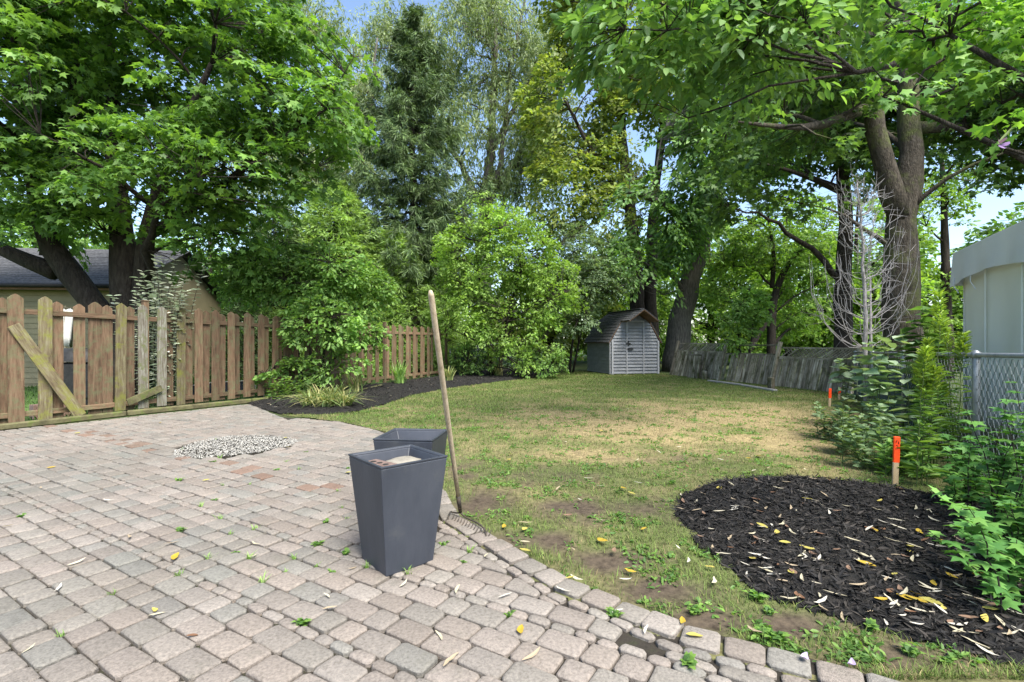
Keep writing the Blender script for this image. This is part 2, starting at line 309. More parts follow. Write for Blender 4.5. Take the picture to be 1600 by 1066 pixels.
flat('neighbour_lawn', [(-24, 7, 0), (-9, 5.3, 0), PF[1], PF[2], PF[3], (-1.5, 19, 0), (-8, 22, 0), (-26, 20, 0)], .004, surf('neighbour_turf', [(.04, .08, .02), (.07, .12, .03), (.1, .14, .04)], 6, bump=.6, bscale=50, rough=.95, world=True))
def dist_poly(pts, poly):
    d = np.full(len(pts), 9.)
    for i in range(len(poly)):
        a = np.array(poly[i][:2]); b = np.array(poly[(i+1) % len(poly)][:2]); t = np.clip(((pts-a)@(b-a))/max((b-a)@(b-a), 1e-9), 0, 1)
        d = np.minimum(d, np.linalg.norm(pts-(a+t[:, None]*(b-a)), axis=1))
    return d
def bed_z(poly, hgt):
    return lambda p: .02+hgt*np.clip(dist_poly(p, poly)/.35, 0, 1)**.7*np.where(inpoly(p, poly), 1, 0)+.02*nzv(p, 7.)+.012*nzv(p, 19.)
grid_sheet('mulch_bed', mulch_poly, .035, bed_z(mulch_poly, .055), MT['mulch'])
grid_sheet('border_bed', bed_poly, .07, bed_z(bed_poly, .06), MT['mulch'])

# ------------------------------------------------------------------ leaf and grass builders
TMPL = {
 'kite': ([(0, 0, 0), (.42, .27, .07), (1, 0, -.06), (.42, -.27, .07)], [(0, 2, 1), (0, 3, 2)]),
 'narrow': ([(0, 0, 0), (.4, .11, .03), (1, 0, -.08), (.4, -.11, .03)], [(0, 2, 1), (0, 3, 2)]),
 'petal': ([(0, 0, 0), (.4, .38, -.08), (.85, .34, .05), (1, 0, .02), (.85, -.34, .05), (.4, -.38, -.08)], [(0, 3, 2), (0, 2, 1), (0, 5, 4), (0, 4, 3)]),
 'oval': ([(0, 0, 0), (.28, .29, .06), (.68, .25, .02), (1, 0, -.14), (.68, -.25, .02), (.28, -.29, .06)], [(0, 3, 2), (0, 2, 1), (0, 5, 4), (0, 4, 3)]),
 'needle': ([(0, 0, 0), (.35, .06, .02), (1, 0, -.06), (.35, -.06, .02)], [(0, 2, 1), (0, 3, 2)]),
 'ell': ([(0, 0, 0), (.28, .21, .05), (.68, .19, .02), (1, 0, -.1), (.68, -.19, .02), (.28, -.21, .05)], [(0, 3, 2), (0, 2, 1), (0, 5, 4), (0, 4, 3)]),
 'lance': ([(0, 0, 0), (.3, .1, .04), (.65, .09, .02), (1, 0, -.16), (.65, -.09, .02), (.3, -.1, .04)], [(0, 3, 2), (0, 2, 1), (0, 5, 4), (0, 4, 3)]),
 'maple': ([(.25, 0, .03), (0, 0, 0), (-.04, .34, -.03), (.24, .22, .03), (.55, .52, -.08), (.56, .17, .02), (1, 0, -.12), (.56, -.17, .02), (.55, -.52, -.08), (.24, -.22, .03), (-.04, -.34, -.03)],
           [(0, 2, 1), (0, 3, 2), (0, 4, 3), (0, 5, 4), (0, 6, 5), (0, 7, 6), (0, 8, 7), (0, 9, 8), (0, 10, 9), (0, 1, 10)]),
}
def leaves_arrays(t, pos, ax, nr, size):
    T, Fc = TMPL[t]; T = np.array(T); Fc = np.array(Fc)
    ax = unit(ax); sd = unit(np.cross(nr, ax)); nr = np.cross(ax, sd); s = np.asarray(size)[:, None, None]
    V = pos[:, None, :]+s*(T[None, :, 0:1]*ax[:, None]+T[None, :, 1:2]*sd[:, None]+T[None, :, 2:3]*nr[:, None])
    I = Fc[None]+(np.arange(len(pos))*len(T))[:, None, None]
    return V.reshape(-1, 3), I.reshape(-1, 3)
def leaf_mesh(name, t, pos, ax, nr, size, mat, parent):
    V, I = leaves_arrays(t, pos, ax, nr, size); o = np_mesh(name, V, I, mat, parent); o['kind'] = 'stuff'; return o
def sprays(C, O, L, n, g, droop=.35, flat=.35, width=.6, lift=.06):
    K = len(C); up = np.array([0, 0, 1.])
    N = unit(up+g.normal(0, flat, (K, 3))); N = unit(N-(N*O).sum(1, keepdims=True)*O); Sd = np.cross(N, O)
    t = g.random((K, n))**.75; s = g.uniform(-1, 1, (K, n))*width*np.sin(np.pi*np.clip(t*.85+.12, 0, 1))
    Lx = L[:, None, None]
    pos = C[:, None]+Lx*((t-.45)[..., None]*O[:, None]+s[..., None]*Sd[:, None])+N[:, None]*(g.normal(0, lift, (K, n, 1))*Lx)-up*(droop*(t**2)[..., None]*Lx)
    ax = O[:, None]*.8+Sd[:, None]*np.sign(s)[..., None]*.75+g.normal(0, .35, (K, n, 3))-up*(.25+droop*.5)
    nr = N[:, None]+g.normal(0, .42, (K, n, 3))
    return pos.reshape(-1, 3), unit(ax).reshape(-1, 3), unit(nr).reshape(-1, 3)
def sample_blobs(blobs, K, g, gap, gs, shell=.55):
    w = np.array([b[6] if len(b) > 6 else b[3]*b[4]*b[5] for b in blobs], float); w /= w.sum(); out = []; rad = []
    while len(out) < K:
        b = blobs[g.choice(len(blobs), p=w)]; v = unit(g.normal(0, 1, 3)); r = g.random()**(1/3)
        if g.random() < shell: r = .75+.3*g.random()
        c = np.array(b[:3])+v*r*np.array(b[3:6])
        if c[2] < .15 or nz(c, gs, 3.1)+.25*nz(c, gs*2.7, 9.) < gap: continue
        out.append(c); rad.append(unit(v*np.array([1, 1, .5])+[0, 0, .05]))
    return np.array(out), np.array(rad)
def bez(a, b, c, n): t = np.linspace(0, 1, n)[:, None]; return (1-t)**2*a+2*t*(1-t)*b+t*t*c
def jitter_path(p, amt, g): q = p.copy(); q[1:-1] += g.normal(0, amt, q[1:-1].shape); return q
def dens(path, step=.35):
    out = []
    for (a, b) in zip(path[:-1], path[1:]):
        a, b = np.array(a, float), np.array(b, float); m = max(1, int(np.linalg.norm(b[:3]-a[:3])/step))
        out += [a+(b-a)*i/m for i in range(m)]
    return np.array(out+[np.array(path[-1], float)])
def smooth_path(path):
    p = dens(path, .5)
    for _ in range(3): p[1:-1] = (p[:-2]+2*p[1:-1]+p[2:])/4
    return p
def tree(name, label, base, stems, blobs, K, n, size, t, lmat, bark, L, nb=14, seed=1, droop=.35, flat=.35, gap=-.12, gs=.45, cat='tree', group=None, twig=.012, sides=9, width=.6, shell=.55, wob=.03):
    g = np.random.default_rng(seed); root = thing(name, label, cat, base, group=group)
    tb = MB(); nodes = []
    for st in stems:
        p = smooth_path(st); q = p.copy(); q[1:, :3] += g.normal(0, wob, (len(p)-1, 3))*np.minimum(p[1:, 3:4]*3, 1)
        rr = q[:, 3]*(1+g.normal(0, .05, len(q))); tb.tube(q[:, :3], rr, sides); nodes.append(q[len(q)//4:])
    nodes = np.concatenate(nodes)
    C, O = sample_blobs(blobs, K, g, gap, gs, shell); O = unit(O+g.normal(0, .35, O.shape)); O[:, 2] *= .6; O = unit(O)
    # limbs to well spread clusters
    pick = [int(g.integers(K))]; dm = np.linalg.norm(C-C[pick[0]], axis=1)
    for _ in range(min(nb, K)-1): i = int(dm.argmax()); pick.append(i); dm = np.minimum(dm, np.linalg.norm(C-C[i], axis=1))
    bn = [nodes]
    for i in pick:
        c = C[i]; hd = np.linalg.norm(nodes[:, :2]-c[:2], axis=1); cost = np.linalg.norm(nodes[:, :3]-c, axis=1)+2.5*np.maximum(nodes[:, 2]+.45*hd-c[2], 0)
        k = int(cost.argmin()); a = nodes[k, :3]; ln = np.linalg.norm(c-a)
        mid = (a+c)/2+np.array([0, 0, .16*ln])+g.normal(0, .06*ln, 3); m = max(4, int(ln/.35)); pth = jitter_path(bez(a, mid, c, m), .03+.008*ln, g)
        r0 = min(nodes[k, 3]*.62, .02+.018*ln); rad = np.linspace(r0, .008, m); tb.tube(pth, rad, 6)
        bn.append(np.concatenate([pth, rad[:, None]], 1)[m//4:])
    tr = tb.build('trunk', bark, root, True)
    bn = np.concatenate(bn); tw = MB()
    for i in range(K):
        d = np.linalg.norm(bn[:, :3]-C[i], axis=1)+1.2*np.maximum(bn[:, 2]-C[i, 2], 0); k = int(d.argmin()); a = bn[k, :3]; e = C[i]+O[i]*L*.45
        mid = (a+e)/2+g.normal(0, .05, 3)*np.linalg.norm(e-a)+[0, 0, .05]
        tw.tube([a, mid, e], [twig, twig*.7, twig*.3], 3, False)
    o = tw.build('twigs', bark, root); o['kind'] = 'stuff'
    Ls = L*g.uniform(.7, 1.25, K); pos, ax, nr = sprays(C, O, Ls, n, g, droop, flat, width)
    leaf_mesh('crown', t, pos, ax, nr, size*g.uniform(.65, 1.2, len(pos)), lmat, root)
    return root

# ================================================================== PATIO
patio = flat('patio', patio_poly, .014, MT['joint'])
def offset_in(path, d):                  # offset a polyline to its left side looking along the path (into the patio)
    out = []
    for i, p in enumerate(path):
        t = unit((path[min(i+1, len(path)-1)]-path[max(i-1, 0)])[:2]); nrm = np.array([-t[1], t[0]])
        out.append(np.array([p[0]-nrm[0]*-d, p[1]-nrm[1]*-d, 0]))
    return out
PE = [G(690, 760)]+patio_edge
def along(path, step):
    out = []; acc = 0.
    for a, b in zip(path[:-1], path[1:]):
        ln = np.linalg.norm(b-a); t = unit(b-a)
        while acc < ln: out.append((a+t*acc, t)); acc += step
        acc -= ln
    return out
_t = unit((PE[4]-PE[2])[:2]); _in = np.array([_t[1], -_t[0]])        # right-hand side = towards the camera
def shift(path, d):
    out = []
    for i, p in enumerate(path):
        t = unit((path[min(i+1, len(path)-1)]-path[max(i-1, 0)])[:2]); out.append(np.array([p[0]+t[1]*d, p[1]-t[0]*d, 0]))
    return out
GRAVEL = (-3.42, 6.12, .62)
HOLES = [(G(1035, 1022)[:2], .085), (G(985, 985)[:2], .05), (G(1062, 955)[:2], .05)]
core_poly = [np.array([-12.6, -1., 0]), G(0, 677), G(390, 634), G(440, 655), G(530, 662), G(592, 677), G(640, 697)]+shift(PE, .238)+[np.array([2.5, -1., 0])]
stones = []                              # (centre, length dir, half length, half width, colour, top)
def pcol(c, red=0):
    pal = np.array([(.232, .194, .164), (.245, .208, .18), (.214, .196, .17), (.19, .186, .166), (.252, .224, .197), (.215, .188, .163), (.198, .19, .172), (.232, .205, .178)])
    k = .86*(.62*pal[rng.choice(8, p=[.2, .18, .17, .08, .12, .12, .05, .08])]+.38*pal.mean(0))*rng.uniform(.86, 1.1)
    n = nz((c[0], c[1], 0), .55); k = k*(1+.12*n)
    if n < -.2: k = k*np.array([.96, .985, .98])
    return np.clip(k*(np.array([.85, .66, .58]) if red else 1), 0, 1)
WID, GAPJ = .137, .008
v = -6.0; row = 0
while v < 14:
    r = random.random(); small = row in (41, 60) or (r < .03); wdt = .062 if small else WID*rng.uniform(.98, 1.02)
    u = -14+random.random()*.2; big = nz((row*.37, 5.2, 1))
    while u < 9:
        s_ = (A_*u+B_*v)
        ln = (random.choice((.1, .12, .13)) if small else random.choice((.137, .137, .205, .205)) if nz((s_[0]*.3, s_[1]*.3, 2)) > -.05 else random.choice((.205, .205, .205, .137)))
        c = A_*(u+ln/2)+B_*(v+wdt/2); stones.append((c[:2], A_[:2], ln/2, wdt/2, 1 if (row in (66, 67) and random.random() < .3) else 0)); u += ln
    v += wdt; row += 1
cc = np.array([s[0] for s in stones]); keep = inpoly(cc, core_poly) | (dist_poly(cc, core_poly) < .06)
keep &= (np.hypot(cc[:, 0]-GRAVEL[0], cc[:, 1]-GRAVEL[1]) > GRAVEL[2]+.02)
for hc, hr in HOLES: keep &= np.hypot(cc[:, 0]-hc[0], cc[:, 1]-hc[1]) > hr
keep &= (cc[:, 1] > .6) & (np.abs(cc[:, 0])/np.maximum(cc[:, 1], .1) < 1.55)
stones = [s for s, k in zip(stones, keep) if k]
for p, t in along(shift(PE, .085), .168): stones.append((p[:2]+rng.normal(0, .006, 2), t[:2], .082, .075, 0, 1))
for p, t in along(shift(PE, .205), .118): stones.append((p[:2]+rng.normal(0, .004, 2), t[:2], .0575, .031, 0, 1))
PEL = shift(PE, .238)
def clip_half(poly, a, n):                # keep the side where (p-a).n <= 0
    out = []
    for i in range(len(poly)):
        p, q = poly[i], poly[(i+1) % len(poly)]; dp, dq = (p-a)@n, (q-a)@n
        if dp <= 0: out.append(p)
        if (dp < 0) != (dq < 0) and abs(dp-dq) > 1e-9: out.append(p+(q-p)*dp/(dp-dq))
    return out
HARD = [(q[:2], w_[:2]) for q, w_ in zip(PEL[:-1], PEL[1:])]+[(core_poly[i][:2], core_poly[i+1][:2]) for i in range(1, 6)]
def outline(s):
    c, t, hl, hw = s[0], s[1], s[2]-GAPJ/2, s[3]-GAPJ/2; n_ = np.array([-t[1], t[0]])
    poly = [c+t*sx*hl+n_*sy*hw for sx, sy in ((-1, -1), (1, -1), (1, 1), (-1, 1))]
    if len(s) < 6:
        for a, b in HARD:
            d = b-a; u = ((c-a)@d)/(d@d)
            if -.15 < u < 1.15 and np.linalg.norm(c-(a+d*np.clip(u, 0, 1))) < .25: poly = clip_half(poly, a, unit(np.array([-d[1], d[0]])))
            if len(poly) < 3: return None
    P_ = np.array(poly); x, y = P_[:, 0], P_[:, 1]; ar = abs((x*np.roll(y, -1)-y*np.roll(x, -1)).sum())/2
    return P_ if ar > .0022 else None
def paver_geo(s):
    P_ = s[-1]; red = s[4]; c = P_.mean(0); ring = []; m = len(P_)
    for i in range(m):
        p, a, b = P_[i], P_[i-1], P_[(i+1) % m]; la, lb2 = np.linalg.norm(a-p), np.linalg.norm(b-p)
        ring += [p+(a-p)/max(la, 1e-6)*min(.015, la*.3), p+(b-p)/max(lb2, 1e-6)*min(.015, lb2*.3)]
    ring = np.array(ring)-c; ring += rng.normal(0, .0022, ring.shape); k = len(ring); hw = np.linalg.norm(ring, axis=1)
    zt = .036+rng.normal(0, .0025)+.006*nz((c[0], c[1], 0), .9); tl = rng.normal(0, .014, 2); V = []
    for ins, zz in ((0, .006), (0, zt-.008), (.0045, zt-.003), (.014, zt)):
        q = ring*(1-ins*1.25/np.maximum(hw, .02))[:, None]; z = zz+(q@tl if zz > .01 else q[:, 0]*0); xy = c+q; V += [(a, b, d) for (a, b), d in zip(xy, z)]
    Fc = [(i*k+j, i*k+(j+1) % k, (i+1)*k+(j+1) % k, (i+1)*k+j) for i in range(3) for j in range(k)]+[tuple(3*k+j for j in range(k))]
    return V, Fc, pcol(c, red)
st2 = []
for s_ in stones:
    q_ = outline(s_)
    if q_ is not None: st2.append((q_.mean(0), s_[1], s_[2], s_[3], s_[4], q_))
stones = st2
def app_size(s):
    c = s[0]; d = max(c[1], .3); px = 800+F*c[0]/d; py = HZ+F*H/d
    vis = -20 < px < 1620 and py < 1075; return (s[2]*s[3]/d**3 if vis else 0)
order = sorted(range(len(stones)), key=lambda i: -app_size(stones[i]))
def color_mesh(me, cols):
    a = me.color_attributes.new('Col', 'FLOAT_COLOR', 'POINT')
    a.data.foreach_set('color', np.concatenate([cols, np.ones((len(cols), 1))], 1).astype(np.float32).ravel())
for i in order[:300]:
    V, Fc, k = paver_geo(stones[i]); c = stones[i][0]
    me = bpy.data.meshes.new('paver'); me.from_pydata([(a-c[0], b-c[1], z) for a, b, z in V], [], Fc); color_mesh(me, np.tile(k, (len(V), 1)))
    o = link('paver', me, MT['paver'], patio); o.location = (c[0], c[1], 0)
    me.polygons.foreach_set('use_smooth', [j >= 8 for j in range(len(Fc))])
AV, AF, AC = [], [], []
for i in order[300:]:
    V, Fc, k = paver_geo(stones[i]); b = len(AV); AV += V; AF += [tuple(q+b for q in f) for f in Fc]; AC += [k]*len(V)
me = bpy.data.meshes.new('paver_field'); me.from_pydata(AV, [], AF); color_mesh(me, np.array(AC))
o = link('paver_field', me, MT['paver'], patio); o['kind'] = 'stuff'; NPAV = len(stones)
# round gravel patch
gc = MB(); OCT = [(1, 0, 0), (-1, 0, 0), (0, 1, 0), (0, -1, 0), (0, 0, 1), (0, 0, -1)]; OF = [(0, 2, 4), (2, 1, 4), (1, 3, 4), (3, 0, 4), (2, 0, 5), (1, 2, 5), (3, 1, 5), (0, 3, 5)]
pos = []; K = 3600; a = rng.random(K)*2*math.pi; rr = np.sqrt(rng.random(K))*(GRAVEL[2]+.03+.05*np.sin(a*3+1)); sz = rng.uniform(.006, .013, K)
OCT = np.array(OCT)*1.; V = OCT[None]*sz[:, None, None]*rng.uniform(.6, 1.3, (K, 6, 1))*np.array([1, 1, .75])
V = V+np.stack([GRAVEL[0]+rr*np.cos(a), GRAVEL[1]+rr*np.sin(a), .028+rng.uniform(0, .016, K)], 1)[:, None]
I = np.array(OF)[None]+(np.arange(K)*6)[:, None, None]
tag(np_mesh('gravel', V.reshape(-1, 3), I.reshape(-1, 3), MT['gravel']), 'round patch of pale gravel set into the paved patio', 'gravel', kind='stuff')

# ================================================================== GRASS
def blades(pts, hgt, wid, cols, g, lean=.5, z=.012):
    K = len(pts); a = g.random(K)*2*math.pi; b = a+math.pi/2+g.normal(0, .5, K)
    dx = np.stack([np.cos(a), np.sin(a), 0*a], 1)*wid[:, None]; le = np.stack([np.cos(b), np.sin(b), 0*b], 1)*(hgt*g.uniform(.1, 1, K)*lean*2)[:, None]
    p = np.concatenate([pts, np.full((K, 1), z)], 1); up = np.array([0, 0, 1.])*hgt[:, None]
    V = np.stack([p-dx, p+dx, p+le*.35+up*.6+dx*.7, p+le*.35+up*.6-dx*.7, p+le+up*.9], 1)
    I = np.array([(0, 1, 2), (0, 2, 3), (3, 2, 4)])[None]+(np.arange(K)*5)[:, None, None]
    return V.reshape(-1, 3), I.reshape(-1, 3), np.repeat(cols, 5, 0)
g = np.random.default_rng(3); K = 520000
yy = 1.9+20*g.random(K)**1.9; xx = -4.5+13.5*g.random(K); pts = np.stack([xx, yy], 1)
ok = inpoly(pts, lawn_poly) & ~inpoly(pts, bed_poly) & ~inpoly(pts, mulch_poly) & (np.abs(xx)/yy < 1.25); pts = pts[ok]
dry, bare = lawn_state(pts); keep = g.random(len(pts)) > bare*1.12; keep &= g.random(len(pts)) < (.35+.65*(1-dry)); pts, dry, bare = pts[keep], dry[keep], bare[keep]
pts = pts[:190000]; dry = dry[:190000]; n = len(pts); isdry = g.random(n) < dry*.8+.06
green = np.array([.115, .17, .042])*g.uniform(.6, 1.45, (n, 1))+g.random((n, 1))**3*np.array([.06, .05, .01]); straw = np.array([.32, .255, .13])*g.uniform(.6, 1.25, (n, 1))
cols = np.where(isdry[:, None], straw, green); far = np.clip(pts[:, 1]/8, .7, 2.2)
V1, I1, C1 = blades(pts, g.uniform(.018, .055, n)*np.where(isdry, .7, 1), .0022*far*g.uniform(.8, 1.6, n), cols, g, lean=.7)
o = np_mesh('lawn_grass', V1, I1, MT['grass'], col=C1); tag(o, 'patchy lawn grass, green and straw yellow, with thin spots', 'grass', kind='stuff')
# broad-leaved lawn weeds and edge growth
K = 15000; yy = 2.+8*g.random(K)**1.4; xx = -3+8*g.random(K); pts = np.stack([xx, yy], 1); nn = nzv(pts, 3.2, 4.)
ok = inpoly(pts, lawn_poly) & ~inpoly(pts, mulch_poly) & ~inpoly(pts, bed_poly) & (nn+.5*nzv(pts, 11., 2.) > .13); pts = pts[ok]; n = len(pts); rep = 7
pos = np.repeat(np.concatenate([pts, np.full((n, 1), .02)], 1), rep, 0)+g.normal(0, .02, (n*rep, 3))*[1, 1, .35]
ax = unit(g.normal(0, 1, (n*rep, 3))*[1, 1, .3]+[0, 0, .25]); o = leaf_mesh('lawn_weeds', 'ell', pos, ax, unit(g.normal(0, .35, (n*rep, 3))+[0, 0, 1]), g.uniform(.018, .042, n*rep), MT['maple'], None)
tag(o, 'low broad leaved weeds scattered through the thin lawn', 'weeds')
# neighbour lawn blades
K = 26000; pts = np.stack([-14+13*g.random(K), 7+12*g.random(K)], 1); A0, A1 = PF[1][:2], PF[3][:2]; tdir = A1-A0
ok = (tdir[0]*(pts[:, 1]-A0[1])-tdir[1]*(pts[:, 0]-A0[0])) > .4; pts = pts[ok]; n = len(pts)
V1, I1, C1 = blades(pts, g.uniform(.04, .1, n), g.uniform(.005, .01, n), np.array([.07, .14, .03])*g.uniform(.6, 1.5, (n, 1)), g)
tag(np_mesh('neighbour_grass', V1, I1, MT['grass'], col=C1), 'green grass growing behind the picket fence', 'grass', kind='stuff')
# mulch chips
def chips(name, poly, K, label, zf, smin, smax):
    p = np.array([q[:2] for q in poly]); lo, hi = p.min(0), p.max(0); pts = lo+(hi-lo)*rng.random((K, 2)); pts = pts[inpoly(pts, poly) | (rng.random(K) < .04) & (dist_poly(pts, poly) < .12)]; n = len(pts)
    pos = np.concatenate([pts, (zf(pts)+rng.uniform(-.002, .012, n))[:, None]], 1)
    ax = unit(rng.normal(0, 1, (n, 3))*[1, 1, .35]); nr = unit(rng.normal(0, .45, (n, 3))+[0, 0, 1]); o = leaf_mesh(name, 'narrow', pos, ax, nr, rng.uniform(smin, smax, n), MT['chip'], None)
    tag(o, label, 'mulch')
chips('mulch_chips', mulch_poly, 30000, 'black shredded wood mulch heaped beside the patio', bed_z(mulch_poly, .055), .02, .075)
chips('border_chips', bed_poly, 16000, 'black mulch in the border along the picket fence', bed_z(bed_poly, .06), .04, .11)

# ================================================================== PICKET FENCE
def on_fence(px):                        # point of the fence line seen at photo column px
    k = (px-800)/F
    for a, b in zip(PF[:-1], PF[1:]):
        d = b-a; t = (k*a[1]-a[0])/(d[0]-k*d[1])
        if -.001 <= t <= 1.02: return a+d*t, unit(d), t
    return a+d*t, unit(d), t
def fh(px): return float(np.interp(px, [-140, 24, 383, 612, 700], [2.08, 2.05, 1.97, 1.87, 1.84]))
fence = thing('picket_fence', 'weathered brown cedar picket fence with mossy pointed boards', 'fence', PF[1])
def picket(px, side, wdt, hgt, mat, tilt=0., z0=.05):
    p, t, _ = on_fence(px); n = np.array([t[1], -t[0], 0])     # towards the patio
    c = p+n*(.036 if side > 0 else -.036); th = .011; hw = wdt/2; e = hw*.62
    out = [(-hw, 0), (hw, 0), (hw, hgt-e), (hw*.4, hgt-.008), (0, hgt+.012), (-hw*.4, hgt-.008), (-hw, hgt-e)]
    V = [(x, -th, z) for x, z in out]+[(x, th, z) for x, z in out]; m = 7
    Fc = [tuple(range(m)), tuple(range(2*m-1, m-1, -1))]+[(i, i+m, (i+1) % m+m, (i+1) % m) for i in range(m)]
    Z = np.array([t[0]*tilt, t[1]*tilt, 1.]); Z = unit(Z); X = unit(np.cross(n*-1, Z)); Yv = np.cross(Z, X)
    return part_axes('picket', V, Fc, c+[0, 0, z0], X, Yv, Z, mat, fence)
fronts = [-120, -72, -22, 24, 69, 150, 186, 222, 251, 281, 309, 335, 360, 384, 406, 428, 446, 478, 495, 510, 523, 535, 548, 561, 575, 588, 613, 624, 635, 646, 657, 668, 685]
for i, px in enumerate(fronts):
    mat = {186: 'woodmoss', 150: 'woodmoss', 222: 'woodgrey', 251: 'woodgrey', 281: 'woodmoss', 24: 'wood'}.get(px, 'wood' if random.random() < .75 or px > 400 else 'woodmoss')
    if px == 150: mat = 'wood'; picket(px, -1, .2, fh(px)-.06, MT[mat], rng.normal(0, .008)); continue
    picket(px, 1, (.185 if px < 100 else .168 if px < 460 else .15)*rng.uniform(.94, 1.05), fh(px)-.05+rng.normal(0, .012), MT[mat], rng.normal(0, .006), .04+abs(rng.normal(0, .02)))
backs = [-96, -46, 2, 91, 126, 170, 204, 266, 296, 322, 347, 371, 394, 416, 437, 455, 486, 502, 516, 529, 542, 555, 568, 581, 607, 618, 629, 641, 652, 663, 676]
for px in backs: picket(px, -1, (.165 if px < 460 else .14)*rng.uniform(.9, 1.05), fh(px)-.1+rng.normal(0, .015), MT['wood'], rng.normal(0, .008))
marks = [-140, 227, 462, 601, 697]
for a, b in zip(marks[:-1], marks[1:]):
    pa, _, _ = on_fence(a); pb, _, _ = on_fence(b); t = unit(pb-pa); n = np.array([t[1], -t[0], 0]); ha, hb = fh(a), fh(b)
    for z0, sz in ((-.25, .085), (None, .085)):
        za, zb = (ha+z0, hb+z0) if z0 else (.17, .17); A0 = pa+[0, 0, za]; A1 = pb+[0, 0, zb]; d = unit(A1-A0); up = unit(np.cross(n, d)); up = up if up[2] > 0 else -up
        plank('rail', (A0+A1)/2, n, -np.cross(d, n) if False else np.cross(d, n), d, (.04, sz, np.linalg.norm(A1-A0)-.02), MT['wood'], fence)
for px in marks:
    p, t, _ = on_fence(px); n = np.array([t[1], -t[0], 0]); hgt = fh(px)+(.08 if px == 227 else .05)
    po = plank('post', p+[0, 0, hgt/2]-t*.0, t, -n, [0, 0, 1.], (.09, .088, hgt), MT['wood'], fence)
    under(plank('post_cap', p+[0, 0, hgt+.012], t, -n, [0, 0, 1.], (.105, .105, .024), MT['wood'], fence), po)
# loose boards leaning on it
p0, t0, _ = on_fence(18); p1, t1, _ = on_fence(118); n = np.array([t0[1], -t0[0], 0])
a = p0+n*.07+[0, 0, 1.58]; b = p1+n*.17+[0, 0, .06]; d = unit(b-a); Y = unit(np.cross(d, unit(n-d*(n@d)))); 
lb = thing('loose_board', 'mossy green board leaning diagonally across the picket fence', 'board', b)
plank('board', (a+b)/2, Y, np.cross(d, Y), d, (.17, .024, np.linalg.norm(b-a)), MT['woodmoss'], lb)
p0, t0, _ = on_fence(194); p1, t1, _ = on_fence(248); a = p0+n*.11+[0, 0, .2]; b = p1+n*.09+[0, 0, .42]; d = unit(b-a); Y = unit(np.cross(d, unit(n-d*(n@d))))
lb = thing('broken_board', 'short broken grey board wedged against the picket fence', 'board', a)
plank('board', (a+b)/2, Y, np.cross(d, Y), d, (.13, .024, np.linalg.norm(b-a)), MT['timber'], lb)
# timber edging between fence and patio
ed = [G(-140, 691), G(0, 674), G(200, 651), G(395, 630.5), G(560, 616), G(600, 606)]
for i, (a, b) in enumerate(zip(ed[:-1], ed[1:])):
    d = unit(b-a); n = np.array([d[1], -d[0], 0]); r = thing('edging_timber', ['low mossy timber at the patio edge beyond the diagonal board', 'low mossy timber at the patio edge under the diagonal board', 'low mossy timber between the grey picket and the border bed', 'low timber behind the ribbon grass in the border', 'short low timber beside the daylilies'][i], 'edging', a, group='landscape timbers along the fence')
    plank('timber', (a+b)/2+[0, 0, .05]-n*.06, n, np.cross(d, n), d, (.09, .1, np.linalg.norm(b-a)-.01), MT['timber'], r, .02)

# ================================================================== SHED
SC = G(955, 586.5); SX = unit([.97, .24, 0]); SY = np.array([-SX[1], SX[0], 0.]); Wd, Dp, EH = 2.06, 2.35, 1.34
shed = thing('garden_shed', 'small white barn style garden shed with grey shingle roof', 'shed', SC)
def sp(u, v_, z): return SC+SX*u+SY*v_+np.array([0, 0, z])
prof = [(0, EH), (.42, 2.08), (Wd/2, 2.5), (Wd-.42, 2.08), (Wd, EH)]
def prof_range(z):
    if z <= EH: return 0, Wd
    if z <= 2.08: k = (z-EH)/(2.08-EH)*.42; return k, Wd-k
    k = .42+(z-2.08)/(2.5-2.08)*(Wd/2-.42); return k, Wd-k
b = MB()
ring = [(0, .04), (0, EH), (.42, 2.08), (Wd/2, 2.5), (Wd-.42, 2.08), (Wd, EH), (Wd, .04)]; m = len(ring)
b.add([sp(u, .03, z) for u, z in ring]+[sp(u, Dp, z) for u, z in ring], [tuple(range(m)), tuple(range(2*m-1, m-1, -1))]+[(i, i+m, (i+1) % m+m, (i+1) % m) for i in range(m)]); b.build('wall', MT['siding'], shed)
bw = .128; cols_ = [(.0, .63), (.67, 1.36), (1.4, Wd)]
def lap(c0, c1, c2, c3, nrm, name):       # bottom-left, bottom-right, top-right, top-left; proud at the bottom
    q = MB(); o1, o2 = nrm*.046, nrm*.008; q.add([c0+o1, c1+o1, c2+o2, c3+o2, c0-nrm*.01, c1-nrm*.01, c2-nrm*.01, c3-nrm*.01], [(0, 1, 2, 3), (4, 7, 6, 5), (0, 4, 5, 1), (1, 5, 6, 2), (2, 6, 7, 3), (3, 7, 4, 0)])
    cen = (c0+c1+c2+c3)/4; o = q.build(name, MT['siding'], shed); return o
door = plank('door', sp(1.015, .012, 1.06), SX, SY, [0, 0, 1.], (.7, .012, 1.98), MT['siding'], shed)
for ci, (u0, u1) in enumerate(cols_):
    for k in range(20):
        z0 = .06+k*bw; z1 = z0+bw-.009
        a0, a1 = prof_range(z0); b0, b1 = prof_range(min(z1, 2.49)); l0, r0, l1, r1 = max(u0, a0), min(u1, a1), max(u0, b0), min(u1, b1)
        if ci == 1 and z1 > 2.0: l0, r0, l1, r1 = max(u0, a0), min(u1, a1), max(u0, b0), min(u1, b1)
        if r0-l0 < .04: continue
        r1 = max(r1, l1+.005); o = lap(sp(l0, 0, z0), sp(r0, 0, z0), sp(r1, 0, z1), sp(l1, 0, z1), -SY, 'siding_board')
        if ci == 1 and z1 < 2.06: under(o, door)
